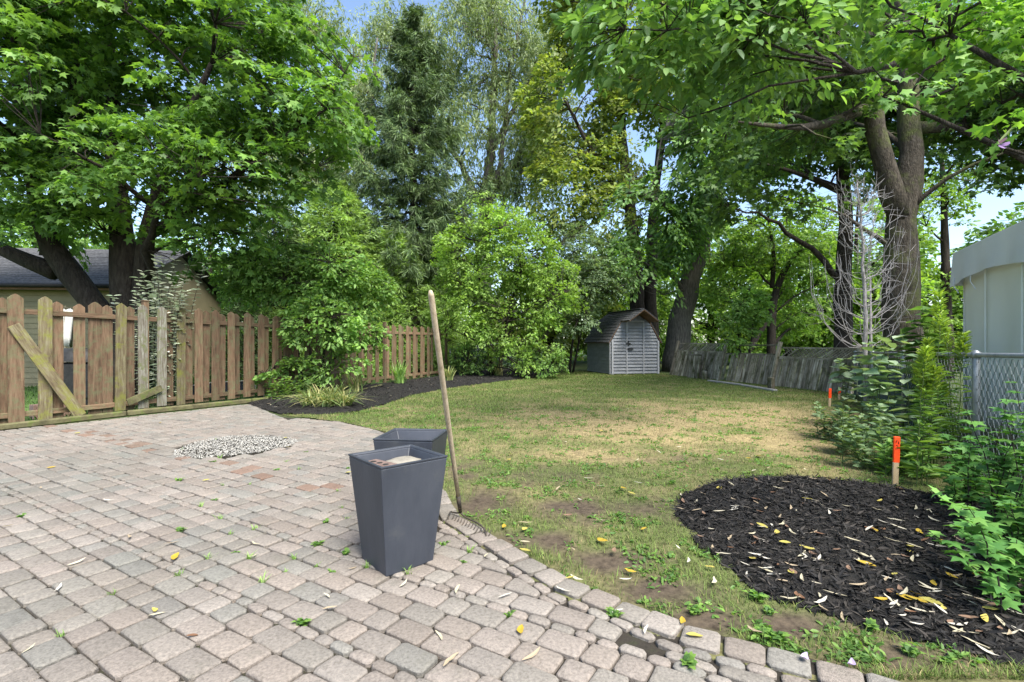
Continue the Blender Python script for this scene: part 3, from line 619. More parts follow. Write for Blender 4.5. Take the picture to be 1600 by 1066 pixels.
for k in range(10):
    z0 = .06+k*bw; z1 = z0+bw-.009
    lap(sp(0, Dp, z0), sp(0, .0, z0), sp(0, 0, z1), sp(0, Dp, z1), -SX, 'siding_board'); lap(sp(Wd, 0, z0), sp(Wd, Dp, z0), sp(Wd, Dp, z1), sp(Wd, 0, z1), SX, 'siding_board')
for u, zt, nm in ((.035, EH-.02, 'corner_trim'), (.65, 2.1, 'door_trim'), (1.38, 2.1, 'door_trim'), (Wd-.03, EH-.02, 'corner_trim')):
    plank(nm, sp(u, -.05, zt/2+.02), SX, SY, [0, 0, 1.], (.075 if nm[0] == 'c' else .05, .03, zt), MT['trim'], shed)
plank('corner_trim', sp(-.05, .04, EH/2+.01), SX, SY, [0, 0, 1.], (.03, .09, EH-.02), MT['trim'], shed)
plank('door_trim', sp(1.015, -.05, 2.13), SX, SY, [0, 0, 1.], (.78, .03, .05), MT['trim'], shed)
lat = plank('latch', sp(.69, -.085, 1.24), SX, SY, [0, 0, 1.], (.2, .03, .05), MT['black'], shed); under(plank('hasp', sp(.69, -.085, 1.26), SX, SY, [0, 0, 1.], (.05, .034, .19), MT['black'], shed), door)
under(lat, door); under(plank('handle', sp(.78, -.085, 1.03), SX, SY, [0, 0, 1.], (.24, .03, .06), MT['black'], shed), door)
# roof: shingle courses on each slope, with a front overhang
OV = .75; pr = [(-.13, EH-.06), (.40, 2.12), (Wd/2, 2.56), (Wd-.40, 2.12), (Wd+.13, EH-.06)]
for si in range(4):
    (u0, z0), (u1, z1) = (pr[si], pr[si+1]); up_first = si < 2
    if not up_first: (u0, z0), (u1, z1) = (u1, z1), (u0, z0)
    ln = math.hypot(u1-u0, z1-z0); nc = max(3, int(ln/.13)); e = np.array([u1-u0, z1-z0])/ln; nv = np.array([-e[1], e[0]]); nv = nv if nv[1] > 0 else -nv
    upper = si in (1, 2); f0 = -OV if upper else -.1
    f0b = f0 if upper else -.06
    for k in range(nc):
        s0, s1 = ln*k/nc, ln*(k+1)/nc+.02
        def q(s, v_, h): w_ = np.array([u0, z0])+e*s+nv*h; return sp(w_[0], v_, w_[1])
        fr0 = f0b if upper else f0b-.0; qb = MB()
        qb.add([q(s0, fr0, .032), q(s0, Dp+.12, .032), q(s1, Dp+.12, .016), q(s1, fr0, .016), q(s0, fr0, .0), q(s0, Dp+.12, .0), q(s1, Dp+.12, .0), q(s1, fr0, .0)],
               [(0, 3, 2, 1), (4, 5, 6, 7), (0, 1, 5, 4), (1, 2, 6, 5), (2, 3, 7, 6), (3, 0, 4, 7)]); qb.build('shingle_course', MT['shingle'], shed)
    qb = MB(); qb.add([q(.0, f0b+.01, -.002), q(0, Dp+.1, -.002), q(ln-.01, Dp+.1, -.002), q(ln-.01, f0b+.01, -.002), q(.0, f0b+.01, -.03), q(0, Dp+.1, -.03), q(ln-.01, Dp+.1, -.03), q(ln-.01, f0b+.01, -.03)],
               [(0, 3, 2, 1), (4, 5, 6, 7), (0, 1, 5, 4), (1, 2, 6, 5), (2, 3, 7, 6), (3, 0, 4, 7)]); qb.build('roof_deck', MT['soffit'], shed)
plank('ridge_cap', sp(Wd/2, Dp/2-.2, 2.6), SX, [0, 0, 1.], SY*-1, (.16, .03, Dp+.7), MT['shingle'], shed)

# ================================================================== OLD BOARD FENCE
bd = unit(BF1-BF0); bn_ = np.array([-bd[1], bd[0], 0.]); bn_ = bn_ if bn_[0] < 0 else -bn_      # towards the lawn
bl = np.linalg.norm(BF1-BF0); bf = thing('board_fence', 'leaning weathered grey board fence with broken lattice top', 'fence', BF0)
lean = unit(np.array([bd[0]*.12, bd[1]*.12, 1.])+bn_*-.27)
npan = 3; gaps = [0, .36, .66, 1.0]
for pi in range(3):
    s0, s1 = bl*gaps[pi], bl*gaps[pi+1]; hb = (.98, .92, .86)[pi]; tilt = (-.015, .02, .0)[pi]
    nbd = int((s1-s0)/.137)
    for k in range(nbd):
        s = s0+.08+(k+.5)*(s1-s0-.16)/nbd; hh = hb+rng.normal(0, .012)
        if pi == 0 and k in (int(nbd*.42),): hh += .16
        Zl = unit(lean+bd*rng.normal(0, .02)+(bd*.05 if pi == 1 and k < 4 else 0)); c = BF0+bd*s+bn_*.02+Zl*(hh/2+.02)+np.array([0, 0, tilt*k/nbd])
        if pi == 1 and k == 1: continue
        plank('board', c, bd, np.cross(Zl, bd), Zl, (.128, .018, hh), MT['oldwood'], bf)
    for z, th in ((hb+.03, .07), (hb+.33, .045)):
        a = BF0+bd*(s0+.05)+lean*(z); e = BF0+bd*(s1-.05)+lean*(z+tilt); d = unit(e-a); plank('rail', (a+e)/2+bn_*.02, bn_, np.cross(d, bn_), d, (.06, th, np.linalg.norm(e-a)), MT['oldwood'], bf)
    if pi != 1:
        nl = int((s1-s0)/.1)
        for k in range(-3, nl):
            for sg in (-1, 1):
                a_ = s0+.1+k*.1+(0 if sg > 0 else .28); e_ = a_+sg*.28; za, zb = hb+.06, hb+.31
                lo_, hi_ = min(a_, e_), max(a_, e_)
                if lo_ < s0+.05 or hi_ > s1-.05: continue
                if rng.random() < (.12 if pi == 0 else .04): continue
                a = BF0+bd*a_+lean*za+bn_*(.012*sg+.02); e = BF0+bd*e_+lean*zb+bn_*(.012*sg+.02); d = unit(e-a)
                plank('lattice_slat', (a+e)/2, np.cross(d, bn_), bn_, d, (.034, .008, np.linalg.norm(e-a)), MT['oldwood'], bf, .002)
for s, hh in ((0.02, 1.4), (bl*.36, 1.42), (bl*.66, 1.36), (bl*.99, 1.25)):
    c = BF0+bd*s+lean*hh/2+bn_*.06; plank('post', c, bd, np.cross(lean, bd), lean, (.09, .09, hh), MT['oldwood'], bf)
c0 = BF0+bd*bl*.22+bn_*.25; r = thing('leaning_gate_panel', 'short loose board panel propped against the weathered board fence', 'panel', c0)
ln2 = unit(np.array([bd[0]*.12, bd[1]*.12, 1.])-bn_*.12)
for k in range(5): plank('board', c0+bd*(k-2)*.13+ln2*.44, bd, np.cross(ln2, bd), ln2, (.12, .018, .86+.0*k), MT['oldwood'], r)
plank('rail', c0+ln2*.86+bn_*.025, bn_, [0, 0, 1.], bd, (.03, .06, .68), MT['oldwood'], r)
for i, (a, e, nm, lbl) in enumerate(((G(1107, 597), G(1160, 604), 'kerb', 'pale concrete kerb length lying before the broken fence panel'), (G(1161, 604.5), G(1212, 613), 'kerb', 'pale concrete kerb length lying before the slanted middle boards'))):
    d = unit(e-a); n = np.array([d[1], -d[0], 0]); r = thing('concrete_kerb', lbl, 'kerb', a, group='concrete kerb lengths below the board fence'); plank('kerb_stone', (a+e)/2+[0, 0, .035], n, [0, 0, 1.], -d, (.14, .08, np.linalg.norm(e-a)-.01), MT['concrete'], r, .02)
for px, py, hh, lbl in ((1101, 594, .32, 'short cut wooden stub standing beside the pale kerb'), (1205, 611, .36, 'short pale wooden stub standing below the slanted middle boards')):
    p = G(px, py); r = thing('wooden_stub', lbl, 'stub', p); plank('block', p+[0, 0, hh/2], bd, bn_, [0, 0, 1.], (.16, .12, hh), MT['oldwood'], r, .015)

# ================================================================== CHAIN LINK
def chain(root, A, Bp, h0, h1, cell, rw, posts, rp=.03, mesh=True):
    d = unit(Bp-A); L_ = np.linalg.norm(Bp-A); n = np.array([d[1], -d[0], 0])
    hh = lambda s: h0+(h1-h0)*s/L_
    MB().tube([A+[0, 0, h0], Bp+[0, 0, h1]], .021, 10).build('top_rail', MT['galv'], root, True)
    for s in posts:
        q = A+d*s; po = MB().tube([q, q+[0, 0, hh(s)+.02], q+[0, 0, hh(s)+.045]], [rp, rp, rp*.5], 12).build('post', MT['galv'], root, True)
        under(MB().tube([q+[0, 0, hh(s)-.03], q+[0, 0, hh(s)+.03]], [.026+.012, .026+.012], 10).build('rail_clamp', MT['galv'], root, True), po)
    wm = MB(); k = 0; s = 0.
    while s < L_:
        m = int((hh(s)-.04)/cell); a = [A+d*(s+(cell/2 if (j+k) % 2 else -cell/2))+n*(.004 if (j+k) % 2 else -.004)+[0, 0, .04+j*cell] for j in range(m+1)]
        wm.tube(a, rw, 3, False); s += cell; k += 1
    o = wm.build('wire_mesh', MT['wire'], root); o['kind'] = 'stuff'
cd = unit(CL1-CL0); cll = np.linalg.norm(CL1-CL0); d_ = lambda px: (lambda k: (k*CL0[1]-CL0[0])/(cd[0]-k*cd[1]))((px-800)/F)
cf = thing('chain_link_fence', 'galvanised chain link fence in front of the white tent', 'fence', CL0)
chain(cf, CL0, CL1, 1.24, 1.06, .06, .0021, [.05, d_(1525), d_(1412), d_(1363), cll-.05])
nn_ = np.array([cd[1], -cd[0], 0])
scr = thing('windscreen', 'dark green windscreen cloth strip tied behind the chain link fence', 'windscreen', CL0+cd*d_(1420)+nn_*.06)
b = MB(); s0, s1 = d_(1425), cll-.02; m = 24
b.add([CL0+cd*(s0+(s1-s0)*i/m)+nn_*(.06+.012*math.sin(i*1.7))+[0, 0, z] for z in (.05, 1.0) for i in range(m+1)], [(i, i+1, i+m+2, i+m+1) for i in range(m)])
o = b.build('cloth', MT['mesh'], scr); o.modifiers.new('thickness', 'SOLIDIFY').thickness = .004
c2a, c2b = PF[3]+[.12, .1, 0], PF[3]+unit(PF[3]-PF[2])*6
cf2 = thing('chain_link_fence', 'low chain link fence running on from the end of the picket fence', 'fence', c2a)
chain(cf2, c2a, c2b, 1.0, 1.3, .12, .003, [.05, 2.4, 5.])

# ================================================================== TENT
TD = unit([.46, .89, 0]); T0 = P(1498, 534, 8.1); T0[2] = 0; Tn = np.array([TD[1], -TD[0], 0.])    # Tn points away from the lawn
tent = thing('party_tent', 'white canvas party tent with sagging valance behind chain link fence', 'tent', T0)
TL, TW, EV = 6., 4., 2.78
def tp(s, w_, z): return T0-TD*s+Tn*w_+np.array([0, 0, z])
def cloth(name, f, nu, nv_, mat, th=.004):
    b = MB(); b.add([f(i/nu, j/nv_) for j in range(nv_+1) for i in range(nu+1)], [(j*(nu+1)+i, j*(nu+1)+i+1, (j+1)*(nu+1)+i+1, (j+1)*(nu+1)+i) for j in range(nv_) for i in range(nu)])
    o = b.build(name, mat, tent, name.endswith('wall')); o.modifiers.new('thickness', 'SOLIDIFY').thickness = th; return o
fold = lambda u, v_: .03*math.sin(u*23+v_*2)+.02*math.sin(u*51+1)
cloth('side_wall', lambda u, v_: tp(u*TL, .05+fold(u, v_)*(.4+.6*v_), .03+(2.5-.03)*(1-v_)), 60, 10, MT['canvaswall'])
cloth('end_wall', lambda u, v_: tp(.02, .05+u*TW, .03+(2.5-.03)*(1-v_)), 10, 6, MT['canvaswall'])
sag = lambda s: .05*math.sin(s*3.14/2.2)**2
cloth('valance', lambda u, v_: tp(u*TL-.04, -.06-.04*v_+.018*math.sin(u*40)*v_, EV-(.56-.11*math.sin(min(u*TL/3, 1)*3.14))*v_), 60, 5, MT['canvas'])
cloth('end_valance', lambda u, v_: tp(-.05, -.06+u*TW, EV-.54*v_), 10, 4, MT['canvas'])
cloth('roof', lambda u, v_: tp(u*(TL+.04)-.04, -.06+v_*(TW+.1), EV+1.0*min(v_, 1-v_)*2-.05*math.sin(v_*6.28*1)), 12, 10, MT['canvas'])
for s in (.03, 2.2, 4.4):
    MB().tube([tp(s, .1, 0), tp(s, .1, EV-.05)], .025, 8).build('pole', MT['trim'], tent, True); MB().tube([tp(s, TW-.05, 0), tp(s, TW-.05, EV-.05)], .025, 8).build('pole', MT['trim'], tent, True)
for s in (.12, .85, 2.6): MB().tube([tp(s, -.09, 2.36), tp(s+.03, -.1, 2.22), tp(s+.1, -.06, 2.1)], .008, 5).build('tie_strap', MT['canvas'], tent)
for s in (1.15, 2.3): MB().tube([tp(s, -.01+.0, .05), tp(s, -.01, 2.4)], .014, 4).build('wall_seam', MT['canvaswall'], tent)

# ================================================================== HOUSE
HC = np.array([-11.55, 14.6, 0]); hx = unit([-1, -.1, 0]); hy = unit([-.1, 1, 0])
house = thing('neighbour_house', 'tan sided house with grey shingle roof behind the picket fence', 'house', HC)
def hp(u, v_, z): return HC+hx*u+hy*v_+np.array([0, 0, z])
EV2 = 3.02; HLn, HDp = 9., 6.
b = MB(); ringh = [(0, 0, 0), (HLn, 0, 0), (HLn, HDp, 0), (0, HDp, 0)]; b.add([hp(u, v_, 0) for u, v_, _ in ringh]+[hp(u, v_, EV2) for u, v_, _ in ringh]+[hp(0, HDp/2, EV2+1.4), hp(HLn, HDp/2, EV2+1.4)], [(3, 2, 1, 0), (0, 1, 5, 4), (2, 3, 7, 6), (1, 2, 6, 9, 5), (3, 0, 4, 8, 7)]); b.build('wall', MT['tan'], house)
for k in range(18):
    z0 = .1+k*.16; q = MB(); n = -hy
    for U0, U1, nrm in ((0, HLn, -hy),): 
        c0, c1 = hp(U0, 0, z0), hp(U1, 0, z0); c2, c3 = hp(U1, 0, z0+.155), hp(U0, 0, z0+.155)
        q.add([c0+n*.03, c1+n*.03, c2+n*.012, c3+n*.012, c0-n*.01, c1-n*.01, c2-n*.01, c3-n*.01], [(0, 3, 2, 1), (4, 5, 6, 7), (0, 1, 5, 4), (1, 2, 6, 5), (2, 3, 7, 6), (3, 0, 4, 7)])
    q.build('siding_board', MT['tan'], house)
for k in range(22):
    f0, f1 = k/22, (k+1)/22+.008; q = MB(); rf = lambda f, u, h: hp(u, -.45+f*(HDp/2+.45), EV2-.1+f*1.62+h)
    q.add([rf(f0, -.35, .03), rf(f0, HLn, .03), rf(f1, HLn, .016), rf(f1, -.35, .016), rf(f0, -.35, 0), rf(f0, HLn, 0), rf(f1, HLn, 0), rf(f1, -.35, 0)], [(0, 3, 2, 1), (4, 5, 6, 7), (0, 1, 5, 4), (1, 2, 6, 5), (2, 3, 7, 6), (3, 0, 4, 7)]); q.build('shingle_course', MT['shingle'], house)
q = MB(); q.add([hp(-.35, HDp/2, EV2+1.5), hp(HLn, HDp/2, EV2+1.5), hp(HLn, HDp+.4, EV2-.1), hp(-.35, HDp+.4, EV2-.1)], [(0, 1, 2, 3)]); q.build('rear_roof', MT['shingle'], house)
plank('fascia', hp(HLn/2-.17, -.43, EV2-.16), hy, [0, 0, 1.], hx*-1, (.03, .14, HLn+.3), MT['soffit'], house)
MB().tube([hp(-.3, -.5, EV2-.11), hp(HLn, -.5, EV2-.11)], .06, 8).build('gutter', MT['black'], house, True)
# things behind the picket fence
p = P(104, 505, 10.6); cl = thing('hanging_cloth', 'pale cloth hanging behind a gap in the picket fence', 'cloth', (p[0], p[1], 0))
b = MB(); nu = 12; b.add([np.array([p[0]-.12+.3*i/nu-.08*j*.3, p[1]+.035*math.sin(i*1.9)*(1+j*.3), 2.02-.2*j+.03*math.sin(i)]) for j in range(5) for i in range(nu+1)], [(j*(nu+1)+i, j*(nu+1)+i+1, (j+1)*(nu+1)+i+1, (j+1)*(nu+1)+i) for j in range(4) for i in range(nu)])
o = b.build('fabric', MT['cloth'], cl, True); o.modifiers.new('thickness', 'SOLIDIFY').thickness = .006
MB().tube([(p[0]-.05, p[1]+.02, 0), (p[0]-.05, p[1]+.02, 2.1)], .02, 8).build('pole', MT['oldwood'], cl, True)
MB().tube([(p[0]-.3, p[1]+.02, 2.05), (p[0]+.3, p[1]+.0, 2.05)], .012, 6).build('cross_bar', MT['oldwood'], cl, True)
p = G(308, 627)+np.array([-.1, 1.15, 0]); sd = thing('plastic_sled', 'dark slate plastic sled lying behind the picket fence', 'sled', p); sdx = unit([.6, .8, 0]); sdn = np.array([sdx[1], -sdx[0], 0])
b = MB(); prof_s = [(-.75, .12), (-.6, .25), (.6, .25), (.75, .12)]; N_ = 10
ringp = [(-.72, .05), (-.78, .16), (-.72, .27), (-.55, .33), (.55, .33), (.72, .27), (.78, .16), (.72, .05), (.55, .02), (-.55, .02)]
b.add([p+sdx*u+sdn*.03+[0, 0, z] for u, z in ringp]+[p+sdx*u-sdn*.04+[0, 0, z] for u, z in ringp], [tuple(range(10))[::-1], tuple(range(10, 20))]+[(i, (i+1) % 10, (i+1) % 10+10, i+10) for i in range(10)]); b.build('hull', MT['sled'], sd)
MB().tube([p+sdx*u+sdn*.035+[0, 0, z] for u, z in ringp+ringp[:1]], .014, 6, False).build('rim', MT['cloth'], sd, True)
p = G(48, 662)+np.array([-.25, .75, 0]); r = thing('faded_crate', 'faded pink timber block on the ground behind the picket fence', 'block', p); plank('block', p+[0, 0, .12], unit([.5, .85, 0]), unit([-.85, .5, 0]), [0, 0, 1.], (.7, .2, .24), MT['pink'], r)
p = G(45, 662)+np.array([-.9, 1.9, 0]); r = thing('barbecue', 'black covered barbecue standing behind the mossy diagonal board', 'barbecue', p)
plank('cabinet', p+[0, 0, .55], [1, 0, 0], [0, 1, 0], [0, 0, 1.], (.9, .5, .7), MT['black'], r, .03); b = MB()
b.add([p+[.45*sx, .28*math.cos(a), .93+.26*math.sin(a)] for sx in (-1, 1) for a in np.linspace(0, math.pi, 9)], [(i, i+1, i+10, i+9) for i in range(8)]+[tuple(range(9))[::-1], tuple(range(9, 18))]); b.build('hood', MT['black'], r, True)
for sx in (-.38, .38):
    for sy in (-.2, .2): plank('leg', p+[sx, sy, .12], [1, 0, 0], [0, 1, 0], [0, 0, 1.], (.05, .05, .24), MT['black'], r)

# ================================================================== PLANTERS, RAKE, STAKES
def planter(c, rot, label, top, bot, hgt):
    r = thing('planter', label, 'planter', c, rot); q = MB(); o0 = off(r)
    def ring(h_, z): return [np.array([x*h_, y*h_, z])+o0 for x, y in ((-1, -1), (1, -1), (1, 1), (-1, 1))]
    rings = [ring(bot/2, .034), ring(top/2-.0035, hgt-.012)]; V = sum(rings, []); Fc = [(k, (k+1) % 4, (k+1) % 4+4, k+4) for k in range(4)]+[(3, 2, 1, 0)]
    # recessed liner
    V += ring(top/2-.026, hgt-.012)+ring(top/2-.055, hgt-.09); Fc += [(4+k, 4+(k+1) % 4, 8+(k+1) % 4, 8+k) for k in range(4)]+[(8+k, 8+(k+1) % 4, 12+(k+1) % 4, 12+k) for k in range(4)]
    q.add(V, Fc); o = q.build('body', MT['planter'], r); md = o.modifiers.new('bevel', 'BEVEL'); md.width = .006; md.segments = 2
    q = MB(); V = ring(top/2-.0025, hgt-.0118)+ring(top/2, hgt)+ring(top/2-.017, hgt)+ring(top/2-.024, hgt-.0118)
    q.add(V, [(i*4+k, i*4+(k+1) % 4, ((i+1) % 4)*4+(k+1) % 4, ((i+1) % 4)*4+k) for i in range(4) for k in range(4)]); o = q.build('rim', MT['planter'], r); md = o.modifiers.new('bevel', 'BEVEL'); md.width = .003; md.segments = 2
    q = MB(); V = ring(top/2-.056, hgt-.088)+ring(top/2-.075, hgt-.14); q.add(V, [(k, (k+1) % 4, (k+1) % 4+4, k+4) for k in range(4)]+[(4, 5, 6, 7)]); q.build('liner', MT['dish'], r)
    return r
PC = np.array([-.673, 2.90, 0]); a0 = math.atan2(.66, .75)
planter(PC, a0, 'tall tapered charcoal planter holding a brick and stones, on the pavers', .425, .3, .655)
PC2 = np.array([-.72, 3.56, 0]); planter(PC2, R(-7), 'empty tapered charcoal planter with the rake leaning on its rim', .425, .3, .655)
ca, sa = math.cos(a0), math.sin(a0); e1, e2 = np.array([ca, sa, 0]), np.array([-sa, ca, 0])
zf = .655-.14
bk = thing('brick', 'reddish cored brick lying inside the stone filled planter', 'brick', PC+[0, 0, zf])
q = MB(); cb = PC-e1*.105+e2*.02+[0, 0, zf+.055]; L2, W2, H2 = .055, .1, .05; bx_, by_ = unit(e1*.95+e2*.2), unit(e2*.95-e1*.2)
plank('clay', cb, bx_, by_, [0, 0, 1.], (2*L2, 2*W2, 2*H2), MT['brick'], bk, .006)
for k in (-1, 0, 1): q2 = MB(); q2.tube([cb+by_*k*.055+[0, 0, .04], cb+by_*k*.055+[0, 0, .0512]], .017, 12); q2.build('core_hole_shade', MT['dish'], bk)  # solid dark discs, painted shade for the depth of the core holes
def rock(name, label, c, sz, mat, seed, cat='stone', rot=0.):
    g = np.random.default_rng(seed); bm = bmesh.new(); bmesh.ops.create_icosphere(bm, subdivisions=3, radius=1)
    for v_ in bm.verts:
        p = v_.co.normalized(); k = 1/max(abs(p.x)**4+abs(p.y)**4+abs(p.z)**4, 1e-6)**.25; k *= 1+.1*mnoise.noise(p*2+Vector((seed, 0, 0))); v_.co = Vector((p.x*sz[0]*k, p.y*sz[1]*k, p.z*sz[2]*k))
    me = bpy.data.meshes.new(name); bm.to_mesh(me); bm.free(); o = link(name, me, mat, None, True); o.location = [float(x) for x in c]; o.rotation_euler = (0, 0, rot); return tag(o, label, cat)
rock('stone_slab', 'pale tan flat stone lying beside the brick in the planter', PC+e1*.05+e2*.02+[0, 0, zf+.075], (.095, .085, .03), MT['slab'], 3, rot=a0+.2)
rock('stone_slab', 'flat tan stone under the pale one inside the planter', PC+e1*.05+e2*.03+[0, 0, zf+.025], (.085, .11, .024), MT['slab'], 5, rot=a0)
# rake
RK0, RK1 = P(719, 800, 3.60), np.array([-.44, 2.66, 1.595]); RK0[2] = .085
rake = thing('bow_rake', 'old bow rake with bare wooden handle leaning on the rear planter', 'rake', (RK0[0], RK0[1], 0))
hd = RK1-RK0; pts_ = [RK0+hd*t for t in (0.02, .25, .5, .75, .985, 1.)]; MB().tube(pts_, [.014, .0155, .0165, .0165, .0165, .009], 12).build('handle', MT['handle'], rake, True)
MB().tube([RK0-hd*.01, RK0+hd*.09], [.0125, .018], 10).build('ferrule', MT['iron'], rake, True)
ba, bb = G(698, 818, .02), G(758, 845, .02); bdv = unit(bb-ba); bc = (ba+bb)/2
for sg, e in ((-1, ba), (1, bb)):
    m1 = RK0+[0, 0, -.03]+bdv*sg*.03; m2 = (RK0+e)/2+bdv*sg*.09+[0, 0, .03]
    pth = np.concatenate([bez(RK0-hd*.01, m1, RK0+bdv*sg*.1+[.0, 0, -.035], 5), bez(RK0+bdv*sg*.1+[0, 0, -.035], e+bdv*sg*.02+np.array([.02, .1, .06]), e, 7)[1:]]); MB().tube(pth, .006, 6).build('bow', MT['iron'], rake, True)
fw = np.cross([0, 0, 1.], bdv); fw = fw if fw[1] > 0 else -fw
plank('head_bar', bc, fw, np.cross(bdv, fw), bdv, (.022, .01, np.linalg.norm(bb-ba)), MT['iron'], rake, .003)
for k in range(14):
    s = -.48+.96*k/13; a = bc+bdv*s*np.linalg.norm(bb-ba); MB().tube(bez(a, a+fw*.05+[0, 0, .012], a+fw*.062+[0, 0, .055], 5), [.0045, .0042, .0038, .003, .0018], 5).build('tine', MT['iron'], rake, True)
# survey stakes
def stake(px, py, top_py, label, txt=False):
    p = G(px, py); hgt = (py-top_py)/F*p[1]; r = thing('survey_stake', label, 'stake', p, group='orange survey stakes')
    wd = .048; ln = unit([.03, -.02, 1.]); X = unit([1, -.2, 0]); Y = np.cross(ln, X)
    plank('wood', p+ln*(hgt*.25), X, Y, ln, (wd, .02, hgt*.5), MT['stake'], r); tp_ = plank('painted_top', p+ln*(hgt*.745), X, Y, ln, (wd+.002, .022, hgt*.51), MT['orange'], r)
    if txt:
        q = MB(); c = p+ln*hgt*.86-Y*.0135
        for k, (dx, dz, lx, lz) in enumerate(((-.012, .02, .003, .022), (-.004, .03, .011, .003), (.008, .012, .003, .02), (-.006, -.012, .013, .003), (.004, -.03, .003, .018), (-.01, -.045, .008, .003))):
            q.box(c+X*dx+ln*dz, X*lx*.6, Y*.001, ln*lz*.6)
        q.build('scribble', MT['ink'], r)['kind'] = 'stuff'
stake(1398, 762, 682, 'orange topped survey stake at the edge of the black mulch', True)
stake(1296, 637, 607, 'orange topped survey stake beside the leaning board fence', False)
stake(1311, 626, 606, 'small orange stake half hidden by leaves near the windscreen', False)

# ================================================================== TREES
def pr_(px, py, d, r): q = P(px, py, d); return (*q, r)
def bl_(px, py, d, rx, ry, rz, w=None):  # crown lobe: photo column/row at a depth, radii in metres
    q = P(px, py, d); return (q[0], q[1], q[2], rx, ry, rz)+((w,) if w else ())
# maple behind the picket fence, left
b0 = (P(205, 480, 11.6)[0], 11.6, 0.)
tree('maple_tree', 'large spreading maple with dark forked trunk behind the picket fence', b0,
     [[(*b0, .42), pr_(200, 470, 11.6, .34), pr_(190, 400, 11.6, .3), pr_(188, 330, 11.5, .22), pr_(178, 200, 11.4, .16), pr_(170, 60, 11.2, .1), pr_(160, -60, 11, .06)],
      [(b0[0]-.15, b0[1], .2, .32), pr_(160, 465, 11.5, .28), pr_(95, 430, 11.3, .26), pr_(70, 390, 11.2, .2), pr_(55, 310, 11, .14), pr_(30, 180, 10.8, .1), pr_(20, 40, 10.6, .05)],
      [pr_(88, 425, 11.3, .2), pr_(40, 408, 11.2, .17), pr_(-10, 390, 11.1, .14), pr_(-90, 330, 11, .08)],
      [pr_(75, 400, 11.2, .16), pr_(80, 330, 11.2, .14), pr_(100, 230, 11.3, .1), pr_(120, 100, 11.4, .06)],
      [(b0[0]+.18, b0[1]-.05, .1, .26), pr_(222, 440, 11.5, .2), pr_(225, 370, 11.4, .19), pr_(238, 320, 11.2, .15), pr_(280, 210, 10.8, .09), pr_(330, 100, 10.4, .05)],
      [pr_(226, 370, 11.4, .14), pr_(262, 350, 11.2, .11), pr_(340, 300, 10.8, .08), pr_(430, 220, 10.4, .05), pr_(510, 170, 10.2, .03)]],
     [bl_(130, 120, 11.2, 3.0, 2.4, 2.2), bl_(330, 100, 10.8, 2.3, 2.0, 1.7), bl_(470, 150, 10.6, 1.7, 1.6, 1.2), bl_(540, 170, 10.6, .9, 1.0, .7), bl_(250, 260, 10.6, 2.1, 1.8, 1.0), bl_(390, 270, 10.4, 1.5, 1.4, 1.0), bl_(40, 280, 10.6, 1.8, 1.5, 1.0), bl_(330, 350, 11.2, 1.1, 1.1, .8), bl_(100, 350, 10.8, .9, .9, .5), bl_(-60, 120, 11, 2.5, 2.2, 2.2), bl_(200, -40, 11.5, 3.5, 2.5, 1.6)],
     1700, 30, .165, 'maple', MT['maple'], MT['bark'], .75, nb=26, seed=11, droop=.4, flat=.3, gap=-.17, gs=.55)
# willow far behind
b0 = (P(760, 500, 33)[0], 33., 0.)
def willow(name, label, base, stems, blobs, K, nst, seed, group=None):
    g = np.random.default_rng(seed); root = thing(name, label, 'tree', base, group=group); tb = MB(); nodes = []
    for st in stems:
        p = smooth_path(st); p[1:, :3] += g.normal(0, .06, (len(p)-1, 3)); tb.tube(p[:, :3], p[:, 3], 8); nodes.append(p[len(p)//4:])
    nodes = np.concatenate(nodes); C, O = sample_blobs(blobs, K, g, -.1, .3, .5); bn = [nodes]
    for i in range(K):
        cost = np.linalg.norm(nodes[:, :3]-C[i], axis=1)+2*np.maximum(nodes[:, 2]-C[i, 2], 0); k = int(cost.argmin()); a = nodes[k, :3]
        pth = jitter_path(bez(a, (a+C[i])/2+[0, 0, .12*np.linalg.norm(C[i]-a)], C[i], 6), .12, g); tb.tube(pth, np.linspace(min(.09, nodes[k, 3]*.6), .012, 6), 4)
    tb.build('trunk', MT['barkgrey'], root, True)
    pos, ax, nr = [], [], []; up = np.array([0, 0, 1.])
    for i in range(K):
        for s in range(nst):
            o = C[i]+g.normal(0, .55, 3); d = unit(np.append(g.normal(0, 1, 2), g.uniform(-.2, .6))); ln = g.uniform(.7, 1.9); m = 12
            t = g.random(m)[:, None]; q = o+d*ln*.55*t-up*(ln*.8*t**1.7); pos.append(q+g.normal(0, .05, (m, 3)))
            ax.append(d*.5*(1-t)-up*(.35+.9*t)+g.normal(0, .45, (m, 3))); nr.append(g.normal(0, 1, (m, 3))+[0, -.6, .6])
    pos, ax, nr = map(np.concatenate, (pos, ax, nr)); leaf_mesh('crown', 'narrow', pos, unit(ax), unit(nr), g.uniform(.22, .4, len(pos)), MT['willow'], root); return root
